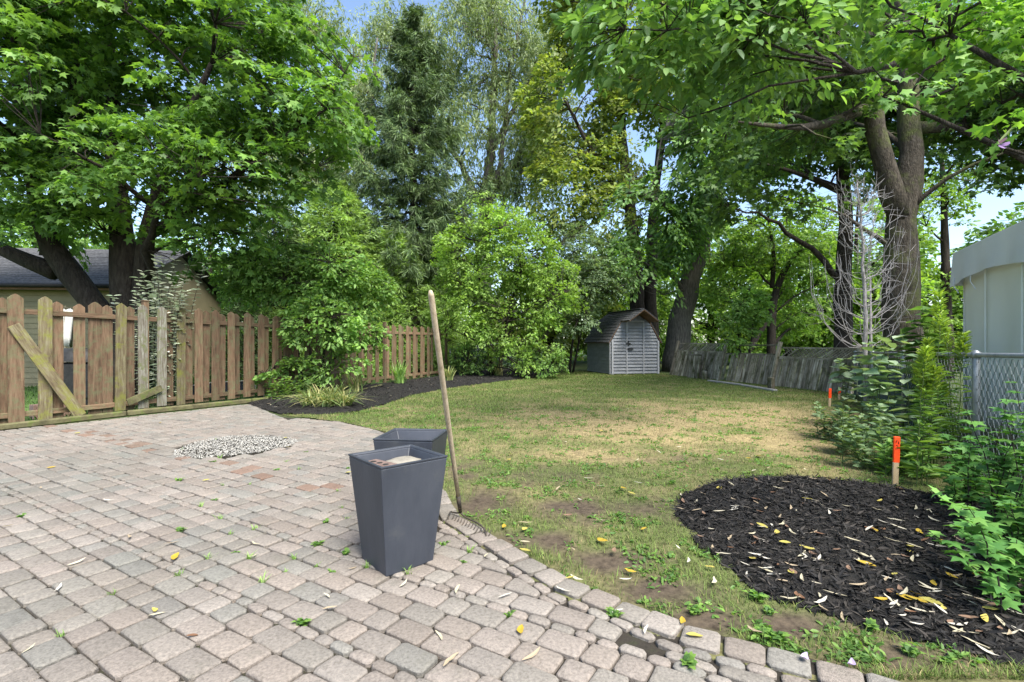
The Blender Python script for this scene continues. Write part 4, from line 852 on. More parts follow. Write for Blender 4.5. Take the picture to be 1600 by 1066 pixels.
willow('willow_tree', 'tall feathery pale green willow rising behind the spruce', b0,
     [[(*b0, .6), pr_(755, 350, 33, .42), pr_(768, 230, 33, .3), pr_(772, 120, 33, .2), pr_(775, -20, 33, .1)], [pr_(757, 340, 33, .28), pr_(785, 250, 32.5, .2), pr_(800, 90, 32, .1), pr_(825, -30, 32, .06)],
      [pr_(765, 240, 33, .22), pr_(815, 150, 32.5, .15), pr_(850, 95, 32, .1), pr_(905, 70, 31.5, .06)], [pr_(757, 330, 33, .25), pr_(690, 200, 33.5, .15), pr_(640, 60, 34, .08)], [pr_(770, 300, 33, .2), pr_(840, 200, 32, .13), pr_(880, 130, 31.5, .06)]],
     [bl_(770, 60, 33, 4.2, 3, 3.6), bl_(850, 120, 32, 3.2, 2.6, 3.), bl_(660, 60, 34, 3.6, 2.5, 3.2), bl_(780, 230, 32, 3.4, 2.5, 3.), bl_(870, 240, 32, 2.2, 2.2, 3.), bl_(700, 150, 33, 2.8, 2.2, 3.), bl_(600, 90, 34, 2.2, 2, 2.6)], 330, 15, 5)
b0 = (P(560, 500, 31)[0], 31., 0.)
willow('willow_tree', 'slimmer willow with thin drooping crown between the maple and spruce', b0,
     [[(*b0, .4), pr_(545, 350, 31, .3), pr_(520, 200, 31, .2), pr_(480, 60, 31, .1)], [pr_(545, 330, 31, .2), pr_(490, 250, 30, .14), pr_(440, 150, 29, .08)], [pr_(548, 330, 31, .18), pr_(580, 160, 31, .1), pr_(590, 60, 31, .05)]],
     [bl_(475, 40, 31, 2.0, 2, 1.5), bl_(520, 230, 30, 3.4, 2.5, 2.6), bl_(560, 160, 31, 2.2, 2., 2.2), bl_(440, 300, 30, 3.5, 2.5, 2.5)], 150, 14, 6)
# spruce
def spruce(px, d, ztop, zlow, rmax, label, seed):
    g = np.random.default_rng(seed); x = (px-800)/F*d; base = np.array([x, d, 0.]); root = thing('spruce_tree', label, 'tree', base)
    tz = np.linspace(0, ztop, 14); MB().tube([base+[.05*math.sin(z), .04*math.cos(z*1.3), z] for z in tz], np.linspace(.3, .02, 14), 8).build('trunk', MT['bark'], root, True)
    br = MB(); pos, ax, nr = [], [], []; z = zlow; up = np.array([0, 0, 1.])
    while z < ztop-.2:
        f = (z-zlow)/(ztop-zlow); Rm = rmax*(1-f)**.75*(.55+.45*min(1, f*6+.4)); nb = int(8-3*f)
        for k in range(nb):
            a = g.random()*6.283; ln = Rm*g.uniform(.65, 1.15)+.15; dr = np.array([math.cos(a), math.sin(a), 0.]); sd = np.array([-dr[1], dr[0], 0])
            m = 8; t = np.linspace(0, 1, m)[:, None]; sagv = -.42*ln*np.sin(t*2.2)*(.9-.4*f)+.22*ln*t**2.5+ln*.3*f*t; pth = base+[0, 0, z]+dr*ln*t+up*sagv; br.tube(pth, np.linspace(.035*(1-f)+.012, .006, m), 4, False)
            nbr = int(8+ln*10)
            for j in range(nbr):
                u = g.uniform(.12, 1); i0 = min(int(u*(m-1)), m-2); q = pth[i0]+(pth[i0+1]-pth[i0])*(u*(m-1)-i0); sg = g.choice((-1, 1)); bl2 = (.25+.45*(1-u))*min(1, ln*.6)*g.uniform(.6, 1.3)
                dv = unit(dr*.55+sd*sg*g.uniform(.2, 1)-up*g.uniform(.25, 1.1)); mm = 14; tt = g.random(mm)[:, None]
                pos.append(q+dv*bl2*tt+g.normal(0, .03, (mm, 3))); ax.append(dv*.9+g.normal(0, .4, (mm, 3))); nr.append(g.normal(0, 1, (mm, 3))+[0, -.3, .7])
        z += .27+.08*(1-f)
    o = br.build('branches', MT['bark'], root); o['kind'] = 'stuff'
    pos, ax, nr = map(np.concatenate, (pos, ax, nr)); leaf_mesh('crown', 'needle', pos, unit(ax), unit(nr), g.uniform(.2, .38, len(pos)), MT['spruce'], root); return root
spruce(645, 22.5, 16.6, 4.6, 4.0, 'tall dark conical spruce behind the cedars and border shrubs', 21)
# tall tree right of the spruce, twin stems behind the shed
b0 = (P(1003, 480, 25)[0], 25., 0.)
tree('ash_tree', 'tall yellow green twin stemmed tree rising behind the shed', b0,
     [[(*b0, .45), pr_(995, 440, 25, .36), pr_(985, 330, 25, .3), pr_(972, 220, 25, .24), pr_(965, 100, 25, .15), pr_(960, -60, 25, .08)], [(b0[0]+.55, 25.1, 0., .4), pr_(1016, 440, 25.1, .32), pr_(1022, 320, 25.3, .24), pr_(1040, 150, 25.5, .14), pr_(1050, 0, 25.5, .07)], [pr_(985, 330, 25, .16), pr_(920, 230, 24, .1), pr_(880, 150, 23.5, .05)]],
     [bl_(960, 60, 25, 3.2, 2.6, 3.), bl_(900, 170, 24, 2.6, 2.2, 2.8), bl_(880, 290, 24, 2.0, 2, 2.3), bl_(1000, 210, 24, 2.8, 2.4, 2.6), bl_(960, 330, 23.5, 2.4, 2, 1.7), bl_(1060, 110, 25, 2.6, 2.4, 3.2), bl_(920, -40, 25, 3, 2.5, 2.5)],
     1250, 30, .26, 'kite', MT['ash'], MT['bark'], 1.0, nb=24, seed=31, droop=.55, flat=.4, gap=-.1, gs=.35)
# dark leafy tree with leaning thick trunk by the shed
b0 = (P(1055, 560, 21.8)[0], 21.8, 0.)
tree('leaning_tree', 'thick ridged trunk leaning right beside the shed, under dark foliage', b0,
     [[(*b0, .62), pr_(1062, 500, 21.8, .5), pr_(1078, 440, 21.8, .46), pr_(1092, 390, 21.8, .42), pr_(1105, 300, 21.6, .33), pr_(1130, 180, 21, .22), pr_(1150, 50, 20.5, .12)], [pr_(1095, 370, 21.8, .22), pr_(1030, 310, 20.5, .14), pr_(980, 300, 19.6, .07)], [pr_(1105, 300, 21.6, .2), pr_(1190, 230, 20, .12), pr_(1260, 200, 19, .06)]],
     [bl_(1040, 330, 19.8, 2.2, 1.6, 1.7), bl_(1000, 400, 19.8, 1.4, 1.2, 1.0), bl_(1090, 250, 20, 2.2, 2, 2), bl_(1030, 440, 20.2, .9, .9, .6), bl_(1160, 180, 20, 2.8, 2.2, 2.4), bl_(1080, 380, 20, 1., 1., .8), bl_(1180, 60, 20, 3, 2.4, 2.2)],
     820, 28, .23, 'ell', MT['cherry'], MT['barkgrey'], .85, nb=18, seed=41, droop=.7, flat=.45, gap=-.1, gs=.45)
# forked maple behind chain link, right
b0 = (P(1412, 560, 10.8)[0], 10.8, 0.)
tree('forked_maple', 'large mossy forked maple trunk standing behind the chain link fence', b0,
     [[(*b0, .44), pr_(1412, 540, 10.8, .37), pr_(1410, 460, 10.8, .33), pr_(1408, 400, 10.8, .32), pr_(1410, 340, 10.8, .33), pr_(1416, 290, 10.8, .24), pr_(1424, 230, 10.8, .21), pr_(1424, 150, 10.8, .19), pr_(1410, 60, 10.8, .16), pr_(1400, -80, 10.8, .1)],
      [pr_(1408, 345, 10.8, .25), pr_(1398, 300, 10.75, .22), pr_(1378, 250, 10.7, .19), pr_(1358, 210, 10.6, .18), pr_(1354, 160, 10.5, .17), pr_(1365, 90, 10.4, .15), pr_(1368, -20, 10.3, .12)],
      [pr_(1424, 200, 10.8, .14), pr_(1500, 200, 10.8, .08), pr_(1600, 190, 10.6, .015)], [pr_(1356, 170, 10.5, .12), pr_(1260, 205, 9.8, .07), pr_(1150, 190, 9, .015)], [pr_(1367, 60, 10.3, .1), pr_(1280, 40, 9, .05), pr_(1150, 60, 7.6, .012)]],
     [bl_(1520, 215, 11.4, 1.5, 1.3, .9), bl_(1570, 265, 10.6, 1.1, 1.3, .8), bl_(1550, 130, 10.8, 1.4, 1.4, 1.1), bl_(1250, 150, 10.4, 1.3, 1.4, 1.1), bl_(1230, 215, 9.6, 1.2, 1.3, .8), bl_(1240, 60, 10.2, 1.5, 1.6, 1.2), bl_(1250, 290, 10, 1.0, 1.1, .5), bl_(1440, 30, 13, 2.6, 1.3, 1.5), bl_(1610, 60, 10.8, 1.9, 1.8, 1.6), bl_(1330, 260, 12.2, 1.2, .8, .5), bl_(1640, 180, 10.5, 1.6, 1.8, 1.2), bl_(1400, 200, 13, 2.2, 1.0, 1.2)],
     950, 28, .15, 'maple', MT['mapledark'], MT['barkmoss'], .65, nb=26, seed=51, droop=.35, flat=.28, gap=-.13, gs=.6, sides=12)
# broad leaved tree overhanging from beyond the tent
b0 = (11.8, 9.0, 0.)
tree('overhanging_tree', 'light green tree whose drooping branches hang over the lawn from the right', b0,
     [[(*b0, .4), (11.5, 9, 2.5, .33), (10.9, 8.8, 4.2, .26), (9.5, 8.3, 6.2, .2), (7.5, 7.4, 6.9, .14), (5.4, 6.5, 6.6, .09), (3.2, 6., 5.6, .04)], [(10.6, 8.7, 4.8, .2), (8.5, 7.4, 5.4, .13), (6.2, 6.4, 5.2, .07), (4.2, 6., 4.6, .03)]],
     [bl_(1010, 60, 6.2, .8, .9, .5), bl_(1100, 60, 6.2, .9, .9, .55), bl_(1200, 90, 6.3, .8, .9, .55), bl_(1060, 130, 6.3, .7, .7, .4), bl_(1150, 150, 6.2, .6, .6, .35), bl_(1250, 30, 6.4, 1.1, .9, .5), bl_(960, 30, 6.4, .5, .6, .4), bl_(1060, -40, 6.6, 1.6, 1.2, .6), bl_(1220, -30, 6.6, 1.4, 1.2, .6)],
     330, 18, .16, 'ell', MT['cherry'], MT['bark'], .5, nb=16, seed=61, droop=.7, flat=.3, gap=-.14, gs=.9, twig=.008)
# slim dark trunk and crooked small tree behind the board fence
b0 = (P(1318, 540, 14)[0], 14., 0.)
tree('slim_tree', 'slim dark trunked tree standing behind the dead sapling', b0, [[(*b0, .26), pr_(1316, 470, 14, .22), pr_(1322, 380, 14, .2), pr_(1318, 290, 14, .17), pr_(1310, 180, 14, .12), pr_(1300, 60, 14, .06)], [pr_(1318, 300, 14, .12), pr_(1250, 270, 13.5, .06), pr_(1170, 250, 13, .012)]],
     [bl_(1310, 110, 14, 2.4, 2, 1.8), bl_(1240, 230, 13.5, 1.6, 1.4, 1.), bl_(1390, 200, 14.5, 1.6, 1.4, 1.2), bl_(1180, 290, 13.4, 1.2, 1.1, .8)], 380, 28, .18, 'maple', MT['mapledark'], MT['bark'], .8, nb=14, seed=71)
b0 = (P(1205, 560, 20)[0], 20., 0.)
tree('crooked_tree', 'small crooked dark tree behind the slanted fence panel', b0, [[(*b0, .2), pr_(1205, 500, 20, .16), pr_(1205, 455, 20, .15), pr_(1222, 425, 20, .12), pr_(1240, 400, 20, .09), pr_(1262, 370, 20, .05)], [pr_(1206, 450, 20, .1), pr_(1212, 400, 20, .09), pr_(1200, 340, 20, .05)], [pr_(1165, 558, 19.8, .13), pr_(1185, 520, 19.8, .1), pr_(1212, 488, 19.8, .06)]],
     [bl_(1220, 360, 20, 2.2, 1.8, 1.5), bl_(1160, 440, 20.5, 1.5, 1.2, 1.3), bl_(1270, 420, 20, 1.5, 1.3, 1.2), bl_(1150, 510, 19.6, .9, .8, .9), bl_(1230, 490, 21, 1.4, 1.1, .9)], 520, 28, .16, 'kite', MT['woods'], MT['bark'], .7, nb=16, seed=81, gap=-.08)
b0 = (P(1140, 570, 16.2)[0]+.5, 16.4, 0.)
tree('fence_shrub', 'mid green leafy shrub spilling over the broken lattice of the board fence', b0, [[(*b0, .05), (b0[0]-.1, 16.3, 1., .04), (b0[0]-.3, 16.1, 2., .02)], [(b0[0]+.1, 16.4, 0., .04), (b0[0]+.3, 16.3, 1.6, .02)]],
     [bl_(1148, 520, 16.2, .55, .5, .55), bl_(1160, 480, 16.4, .8, .6, .7), bl_(1130, 500, 16.3, .5, .4, .4)], 110, 26, .13, 'ell', MT['viburnum'], MT['bark'], .4, nb=8, seed=82, cat='shrub', gap=-.3)
b0 = (P(1480, 520, 17)[0], 17., 0.)
tree('sunlit_tree', 'light green tree seen between the forked maple and the tent', b0, [[(*b0, .2), pr_(1478, 430, 17, .14), pr_(1475, 330, 17, .1), pr_(1470, 230, 17, .05)]], [bl_(1460, 330, 17, .9, .9, 1.), bl_(1475, 430, 17, .8, .9, 1.1), bl_(1450, 500, 17, 1.1, 1., .9), bl_(1480, 250, 17, 1., 1., .8)], 170, 26, .15, 'kite', MT['bright'], MT['bark'], .6, nb=10, seed=83, gap=-.1)
# conifers, shrubs left of centre
def plume(px, d, zt, rad, label, seed, name='cedar_tree', mat='cedar', n=900):
    g = np.random.default_rng(seed); x = (px-800)/F*d; base = np.array([x, d, 0.]); root = thing(name, label, 'tree', base, group='cedars behind the picket fence')
    MB().tube([base, base+[.05, 0, zt*.5], base+[0, 0, zt*.95]], [.16, .1, .015], 7).build('trunk', MT['bark'], root, True)
    br = MB(); pos, ax, nr = [], [], []
    for i in range(n):
        f = g.random()**1.25; z = .2+f*(zt-.2); a = g.random()*6.283; Rm = rad*(1-f)**.62*(1+.28*nz((math.cos(a)*1.5+seed, math.sin(a)*1.5, z*.8))); r = Rm*g.uniform(.6, 1.08)
        dr = np.array([math.cos(a), math.sin(a), 0.]); c = base+dr*r+[0, 0, z]; br.tube([base+dr*.05+[0, 0, max(z-r*.35, .1)], c], [.014, .005], 3, False); dv = unit(dr*1.0+[0, 0, g.uniform(-.15, .75)]+g.normal(0, .3, 3)); sd = unit(np.cross(dv, [0, 0, 1.])+g.normal(0, .35, 3)); m = 22; t = g.random((m, 1)); s = g.uniform(-1, 1, (m, 1))*(1-t*.7)*.24
        pos.append(c+dv*t*.52-dv*.15+sd*s+g.normal(0, .025, (m, 3))-np.array([0, 0, .12])*t**2); ax.append(dv*.8+sd*np.sign(s)*.5+g.normal(0, .3, (m, 3))-[0, 0, .25]); nr.append(g.normal(0, .5, (m, 3))+np.cross(sd, dv))
    o = br.build('branches', MT['bark'], root); o['kind'] = 'stuff'
    pos, ax, nr = map(np.concatenate, (pos, ax, nr)); leaf_mesh('crown', 'narrow', pos, unit(ax), unit(nr), g.uniform(.1, .24, len(pos)), MT[mat], root)
plume(525, 19.8, 7.6, 3.0, 'tall light green cedar beside the maple, topping its row', 91, n=2300)
plume(612, 21, 6.0, 2.7, 'rounded light green cedar below the spruce', 92, n=1900)
plume(430, 18.5, 6.5, 2.0, 'darker green cedar half hidden by the maple', 93, mat='spruce', n=900)
plume(676, 22.8, 4.4, 1.9, 'low green cedar beyond the end of the picket fence', 94, n=900)
b0 = (P(770, 570, 18.4)[0], 18.4, 0.)
tree('bright_shrub', 'tall bright yellow green bush beside the border bed', b0, [[(*b0, .1), (b0[0]-.3, 18.4, 2, .07), (b0[0]-.6, 18.2, 4.5, .03)], [(b0[0]+.2, 18.3, 0, .08), (b0[0]+.5, 18.3, 2, .05), (b0[0]+1., 18.2, 4, .02)]],
     [bl_(755, 400, 18, 1.7, 1.4, 1.7), bl_(745, 330, 18.2, .8, .8, .9), bl_(810, 400, 18, 1.4, 1.3, 1.4), bl_(850, 450, 18, 1.3, 1.1, 1.2), bl_(740, 480, 17.8, 1.1, 1., 1.1), bl_(800, 500, 17.6, 1.5, 1.0, 1.0), bl_(820, 550, 17.6, 1.2, .8, .6), bl_(790, 340, 18.4, .7, .7, .7)], 900, 30, .125, 'kite', MT['bright'], MT['bark'], .55, nb=20, seed=101, droop=.3, flat=.45, gap=-.22, gs=.7, cat='shrub')
b0 = (P(828, 585, 17.3)[0], 17.4, 0.)
tree('border_shrub', 'dark green low bush at the far end of the border mulch', b0, [[(*b0, .04), (b0[0], 17.4, .6, .02)]], [bl_(800, 560, 17.2, .9, .6, .5), bl_(850, 560, 17.4, .8, .6, .55), bl_(740, 555, 18.2, .8, .6, .6)], 150, 28, .1, 'ell', MT['viburnum'], MT['bark'], .35, nb=6, seed=103, cat='shrub', gap=-.4)
b0 = (*G(890, 583)[:2], 0.)
tree('lilac', 'dark blue green lilac with thin stems left of the shed', b0, [[(*b0, .06), (b0[0]+.05, b0[1], 1.1, .045), (b0[0]+.3, b0[1], 2.2, .03)], [(b0[0]+.15, b0[1]+.1, 0, .05), (b0[0]+.35, b0[1], 1.2, .04), (b0[0]+.7, b0[1], 2.6, .02)]],
     [bl_(915, 440, 19.2, 1.5, 1.1, 1.1), bl_(900, 490, 19, .9, .8, .7), bl_(955, 430, 19.6, 1., .9, .8), bl_(905, 390, 20, 1.2, 1., 1.1), bl_(880, 540, 19.3, .6, .5, .6)], 430, 28, .115, 'ell', MT['lilac'], MT['bark'], .45, nb=14, seed=111, cat='shrub', gap=-.2, gs=.7)
b0 = (*G(500, 612)[:2], 0.)
tree('viburnum', 'broad leafy green shrub growing up through the picket fence', b0, [[(*b0, .05), (b0[0]-.2, b0[1]-.1, 1.2, .04), (b0[0]-.8, b0[1], 2.5, .02)], [(b0[0]+.1, b0[1]-.2, 0, .04), (b0[0]+.2, b0[1]-.3, 1.3, .03), (b0[0]+.4, b0[1]-.2, 2.6, .015)], [(b0[0]-.3, b0[1]-.3, 0, .04), (b0[0]-.5, b0[1]-.3, 1.5, .02)]],
     [bl_(430, 420, 12.4, 1.1, .7, .7), bl_(500, 430, 12.4, 1.1, .7, .8), bl_(380, 445, 12.8, .6, .6, .45), bl_(560, 450, 12.6, .8, .6, .6), bl_(500, 500, 12., .9, .5, .6), bl_(520, 555, 12., .7, .4, .6), bl_(470, 575, 11.9, .5, .3, .3), bl_(560, 520, 12.4, .6, .4, .5), bl_(440, 590, 11.6, .45, .3, .22)], 720, 26, .12, 'ell', MT['viburnum'], MT['bark'], .42, nb=16, seed=121, droop=.35, flat=.3, gap=-.25, gs=.9, cat='shrub')
# trees that close the view at the back
back = [(330, 26, 8.0, 3.2, 'maple', 'mid green tree in the gap between maple and cedars'), (60, 24, 8.5, 4.2, 'maple', 'dense green tree closing the view behind the tan house'), (700, 30, 7.0, 3.0, 'woods', 'green tree showing between the spruce and the bright bush'), (860, 29, 8.5, 3.0, 'ash', 'yellow green tree behind the bright bush and lilac'),
        (960, 31, 7, 3.0, 'woods', 'sunlit green tree directly behind the shed roof'), (1110, 30, 9., 3.4, 'woods', 'tall light green tree beyond the leaning trunk'), (1230, 28, 9, 3.6, 'woods', 'light green tree beyond the crooked tree'), (1340, 26, 8.5, 3.2, 'woods', 'light green tree beyond the dead sapling'), (1420, 24, 4.4, 2.2, 'bright', 'small bright tree behind the forked maple trunk'), (500, 28, 7.5, 3.2, 'woods', 'pale green tree behind the cedar row'), (1640, 22, 7.5, 3.2, 'maple', 'green tree rising behind the white tent'), (-120, 22, 9, 4, 'maple', 'green tree beyond the far corner of the tan house')]
for i, (px, d, hh, rr_, mt, lb_) in enumerate(back):
    x = (px-800)/F*d; b0 = (x, d, 0.)
    tree('background_tree', lb_, b0, [[(*b0, .25), (x+.1, d, hh*.4, .18), (x-.1, d, hh*.75, .1), (x, d, hh, .04)]], [(x, d, hh*.72, rr_, rr_*.8, hh*.3), (x+rr_*.4, d-.5, hh*.42, rr_*.8, rr_*.7, hh*.26), (x-rr_*.5, d-.3, hh*.34, rr_*.7, rr_*.7, hh*.25), (x, d-.3, hh*.16, rr_*.9, rr_*.6, hh*.14)], 520, 24, .27, 'kite', MT[mt], MT['bark'], 1.0, nb=12, seed=200+i, gap=-.14, gs=.4, group='trees closing the view behind the yards')
# far wood
g = np.random.default_rng(77); K = 2600; px = g.uniform(-500, 1560, K); d = g.uniform(34, 48, K); C = np.stack([(px-800)/F*d, d, g.random(K)**1.1*(np.where(px > 1440, 3.2, 9.5)+2*np.sin(px*.013))], 1)
O = unit(g.normal(0, 1, (K, 3))+[0, -1., 0]); pos, ax, nr = sprays(C, O, g.uniform(1.4, 2.4, K), 26, g, .4, .5)
tag(leaf_mesh('far_wood', 'kite', pos, ax, nr, g.uniform(.3, .6, len(pos)), MT['woods'], None), 'far green woodland seen through the gaps between the trees', 'woodland')
# dark ivy on the far chain link
pth = c2a+(c2b-c2a)*np.random.default_rng(5).random((1500, 1)); g = np.random.default_rng(6); pos = pth+np.stack([g.normal(0, .12, 1500)+.15, g.normal(0, .1, 1500)+.15, g.uniform(.05, 1.05, 1500)], 1)
iv = thing('ivy', 'dark ivy covering the low chain link fence', 'ivy', (*pos[:, :2].min(0), 0.)); leaf_mesh('leaves', 'ell', pos, unit(g.normal(0, 1, (1500, 3))-[0, 0, .5]), unit(g.normal(0, .5, (1500, 3))+[.4, -1, .4]), g.uniform(.08, .15, 1500), MT['ivy'], iv)
st = MB()
for k in range(24): a = c2a+(c2b-c2a)*(k/24); st.tube([a+[.1, .1, 0], a+[.15+g.normal(0, .1), .1, .5], a+[.1+g.normal(0, .2), .12, 1.]], [.008, .006, .003], 4, False)
st.build('vines', MT['bark'], iv)['kind'] = 'stuff'

# ================================================================== PLANTS
def stemmy(name, label, cat, base, stems, leafpairs, size, t, mat, stemmat, seed, spread=1.0, up=.3, whorl=2, group=None, droop=.25, taper=False, sr=.006):
    """upright stems (list of end offsets) with leaves set along them"""
    g = np.random.default_rng(seed); r = thing(name, label, cat, base, group=group); base = np.array(base, float); sb = MB(); pos, ax, nr, sz = [], [], [], []
    for k, (ox, oy, hh, bx0, by0) in enumerate(stems):
        a = base+[bx0, by0, 0]; e = base+[bx0+ox, by0+oy, hh]; m = 9; pth = bez(a, a+[ox*.15, oy*.15, hh*.6], e, m); pth[1:] += g.normal(0, .006, (m-1, 3))*[1, 1, 0]; sb.tube(pth, np.linspace(sr, sr*.35, m), 5)
        for j in range(leafpairs):
            u = .08+.92*(j+g.random()*.5)/leafpairs; q0 = min(int(u*(m-1)), m-2); q = pth[q0]+(pth[q0+1]-pth[q0])*(u*(m-1)-q0); th = j*2.4+g.random()*.6
            for w_ in range(whorl):
                an = th+w_*2*math.pi/whorl+g.normal(0, .2); d = np.array([math.cos(an), math.sin(an), up+g.normal(0, .15)]); pos.append(q); ax.append(d); nr.append(np.array([-d[0]*.5, -d[1]*.5, 1.])+g.normal(0, .25, 3)); sz.append(size*g.uniform(.75, 1.2)*((1.15-.8*u) if taper else 1))
    sb.build('stems', stemmat, r)['kind'] = 'stuff'; leaf_mesh('leaves', t, np.array(pos), unit(np.array(ax)), unit(np.array(nr)), np.array(sz), mat, r); return r
g = np.random.default_rng(12)
# silvery shrub behind the fence
p = P(250, 534, 10.0); p[2] = 0
sil = [(g.normal(0, .35), g.normal(0, .12), h_, g.normal(0, .28), g.normal(0, .12)) for h_ in g.uniform(2.1, 3.1, 22)]
stemmy('silver_shrub', 'silvery pale leaved shrub with upright wands behind the picket fence', 'shrub', p, sil, 30, .14, 'ell', MT['silver'], MT['bark'], 13, up=.25, whorl=2, sr=.01)
# goldenrods
def goldenrod(px, py, hgt, label, seed, ns=4, lean_=0.):
    p = G(px, py); g = np.random.default_rng(seed); st = [(g.normal(0, .05)+lean_, g.normal(0, .05), hgt*f, g.normal(0, .05), g.normal(0, .04)) for f in ([1., .86, .78, .66, .55][:ns])]
    r = stemmy('goldenrod', label, 'plant', p, st, 30, .16, 'lance', MT['golden'], MT['stem'], seed+1, up=.25, whorl=2, taper=True, group='goldenrods along the chain link fence')
    pos, ax, nr = [], [], []
    for ox, oy, hh, bx0, by0 in st:
        m = 150; t = g.random(m)**.8; z = hh*(.84+.19*t); rad = .075*(1.06-t); an = g.random(m)*6.283; cx = p[0]+bx0+ox*(.7+.3*t); cy = p[1]+by0+oy*(.7+.3*t)
        pos.append(np.stack([cx+np.cos(an)*rad*.35, cy+np.sin(an)*rad*.35, z], 1)); ax.append(np.stack([np.cos(an), np.sin(an), .9+0*an], 1)); nr.append(g.normal(0, .4, (m, 3))+[0, 0, 1])
    leaf_mesh('flower_spike', 'lance', np.concatenate(pos), unit(np.concatenate(ax)), unit(np.concatenate(nr)), g.uniform(.04, .085, len(np.concatenate(pos))), MT['goldtip'], r)
goldenrod(1442, 762, 1.22, 'goldenrod with pale green spikes beside the orange survey stake', 301, 3)
goldenrod(1482, 742, 1.74, 'tallest goldenrod, its spike rising in front of the tent edge', 302, 3)
goldenrod(1462, 735, 1.3, 'bushy goldenrod against the chain link fence post', 303, 4)
goldenrod(1470, 690, 1.5, 'goldenrod behind the fence mesh below the forked maple', 304, 4)
# large-leaved pale weed plants
def milk(px, py, hgt, label, seed, n=4, size=.14, mat='milk', sp_=.14):
    p = G(px, py); g = np.random.default_rng(seed); st = [(g.normal(0, sp_), g.normal(0, sp_*.6), hgt*g.uniform(.65, 1.02), g.normal(0, sp_*.8), g.normal(0, sp_*.5)) for _ in range(n)]
    stemmy('broadleaf_weed', label, 'plant', p, st, 9, size*1.3, 'oval', MT[mat], MT['stem'], seed, up=.1, whorl=2, group='broad leaved weeds along the chain link fence')
milk(1372, 700, 1.45, 'tall grey green broad leaved weed before the windscreen', 311, 6, .15); milk(1316, 668, 1.32, 'grey green weed beside the dead sapling', 312, 4, .15); milk(1400, 690, 1.6, 'tall broad leaved weed in front of the forked trunk', 313, 5, .17); milk(1440, 690, 1.9, 'large leaved weed climbing between the goldenrods and maple trunk', 314, 5, .18, 'cherry')
for i, (px, py, hh) in enumerate(((1330, 715, .55), (1372, 735, .5), (1300, 690, .5), (1405, 745, .4))):
    p = G(px, py); gg = np.random.default_rng(320+i); st = [(gg.normal(0, .16), gg.normal(0, .12), hh*gg.uniform(.6, 1.1), gg.normal(0, .13), gg.normal(0, .1)) for _ in range(11)]
    stemmy('dark_weed', ['low dark leafy weed clump nearest the dry grass', 'low dark leafy weed clump right behind the orange stake', 'low dark leafy weed clump below the grey green weed', 'low leafy weed clump at the foot of the goldenrod'][i], 'plant', p, st, 13, .1, 'ell', MT['lilac'] if i < 3 else MT['golden'], MT['stem'], 330+i, up=.3, group='low weeds along the lawn edge')
# currant bush, right
for i, (px, py, hh, n_, sp_) in enumerate(((1560, 850, .95, 14, .2), (1600, 920, .8, 14, .2), (1520, 800, .62, 12, .18), (1640, 830, 1.25, 10, .22), (1640, 980, .6, 10, .2))):
    p = G(px, py); gg = np.random.default_rng(340+i); st = [(gg.normal(0, sp_), gg.normal(0, sp_*.7), hh*gg.uniform(.5, 1.), gg.normal(0, sp_*.6), gg.normal(0, sp_*.4)) for _ in range(n_)]
    stemmy('currant_bush', ['bright green lobed leaf bush before the chain link post', 'bright green lobed leaf bush overhanging the black mulch', 'smaller lobed leaf bush next to the goldenrods', 'tall lobed leaf bush close against the chain link mesh', 'low lobed leaf bush by the mulch corner'][i], 'shrub', p, st, 13, .085, 'maple', MT['currant'], MT['bark'], 350+i, up=.2, whorl=2, group='lobed leaf bushes along the chain link fence', sr=.005)
# strap-leaved clumps in the border
def straps(px, py, hgt, n_, label, seed, mat='strap', name='daylily', wide=.012, sprd=.7):
    hgt *= 1.25; n_ = int(n_*1.35); p = G(px, py); g = np.random.default_rng(seed); r = thing(name, label, 'plant', p, group='strap leaved clumps in the border'); q = MB()
    for k in range(n_):
        a = g.random()*6.283; ln = hgt*g.uniform(.6, 1.25); d = np.array([math.cos(a), math.sin(a), 0]); s_ = np.array([-d[1], d[0], 0])*wide*g.uniform(.7, 1.3); o0 = p+[g.normal(0, .06), g.normal(0, .06), .03]; V = []; ou = g.uniform(.25, 1)*sprd
        for j, t in enumerate((0, .3, .6, .85, 1)): c = o0+d*ln*ou*t**1.6+[0, 0, ln*(t-.55*ou*t**2.6)]; wv = s_*(1, 1.05, .9, .55, .05)[j]; V += [c-wv, c+wv]
        q.add(V, [(2*j, 2*j+1, 2*j+3, 2*j+2) for j in range(4)])
    o = q.build('leaves', MT[mat], r); o['kind'] = 'stuff'
straps(557, 617, .55, 45, 'upright green daylily clump left of the fence corner post', 401); straps(624, 603, .62, 60, 'largest daylily clump before the picket fence end', 402, 'golden'); straps(700, 598, .42, 60, 'yellowing daylily clump at the end post of the picket fence', 403); straps(778, 590, .5, 50, 'yellowing daylily clump in the mulch before the chain link', 404)
for k, (px, py) in enumerate(((486, 640), (512, 641), (538, 640), (500, 630), (525, 630))): straps(px, py, .38, 110, 'mounded yellow green ribbon grass at the patio corner', 410+k, name='ribbon_grass', wide=.009, sprd=1.5)
for k, (px, py) in enumerate(((390, 612), (408, 620), (432, 628), (456, 622))):
    p = G(px, py); gg = np.random.default_rng(420+k); st = [(gg.normal(0, .2), gg.normal(0, .15), gg.uniform(.2, .55), gg.normal(0, .12), gg.normal(0, .1)) for _ in range(9)]
    stemmy('fence_sprout', 'low leafy sprout at the foot of the picket fence', 'plant', p, st, 8, .12, 'ell', MT['viburnum'], MT['stem'], 430+k, group='leafy sprouts at the foot of the fence')
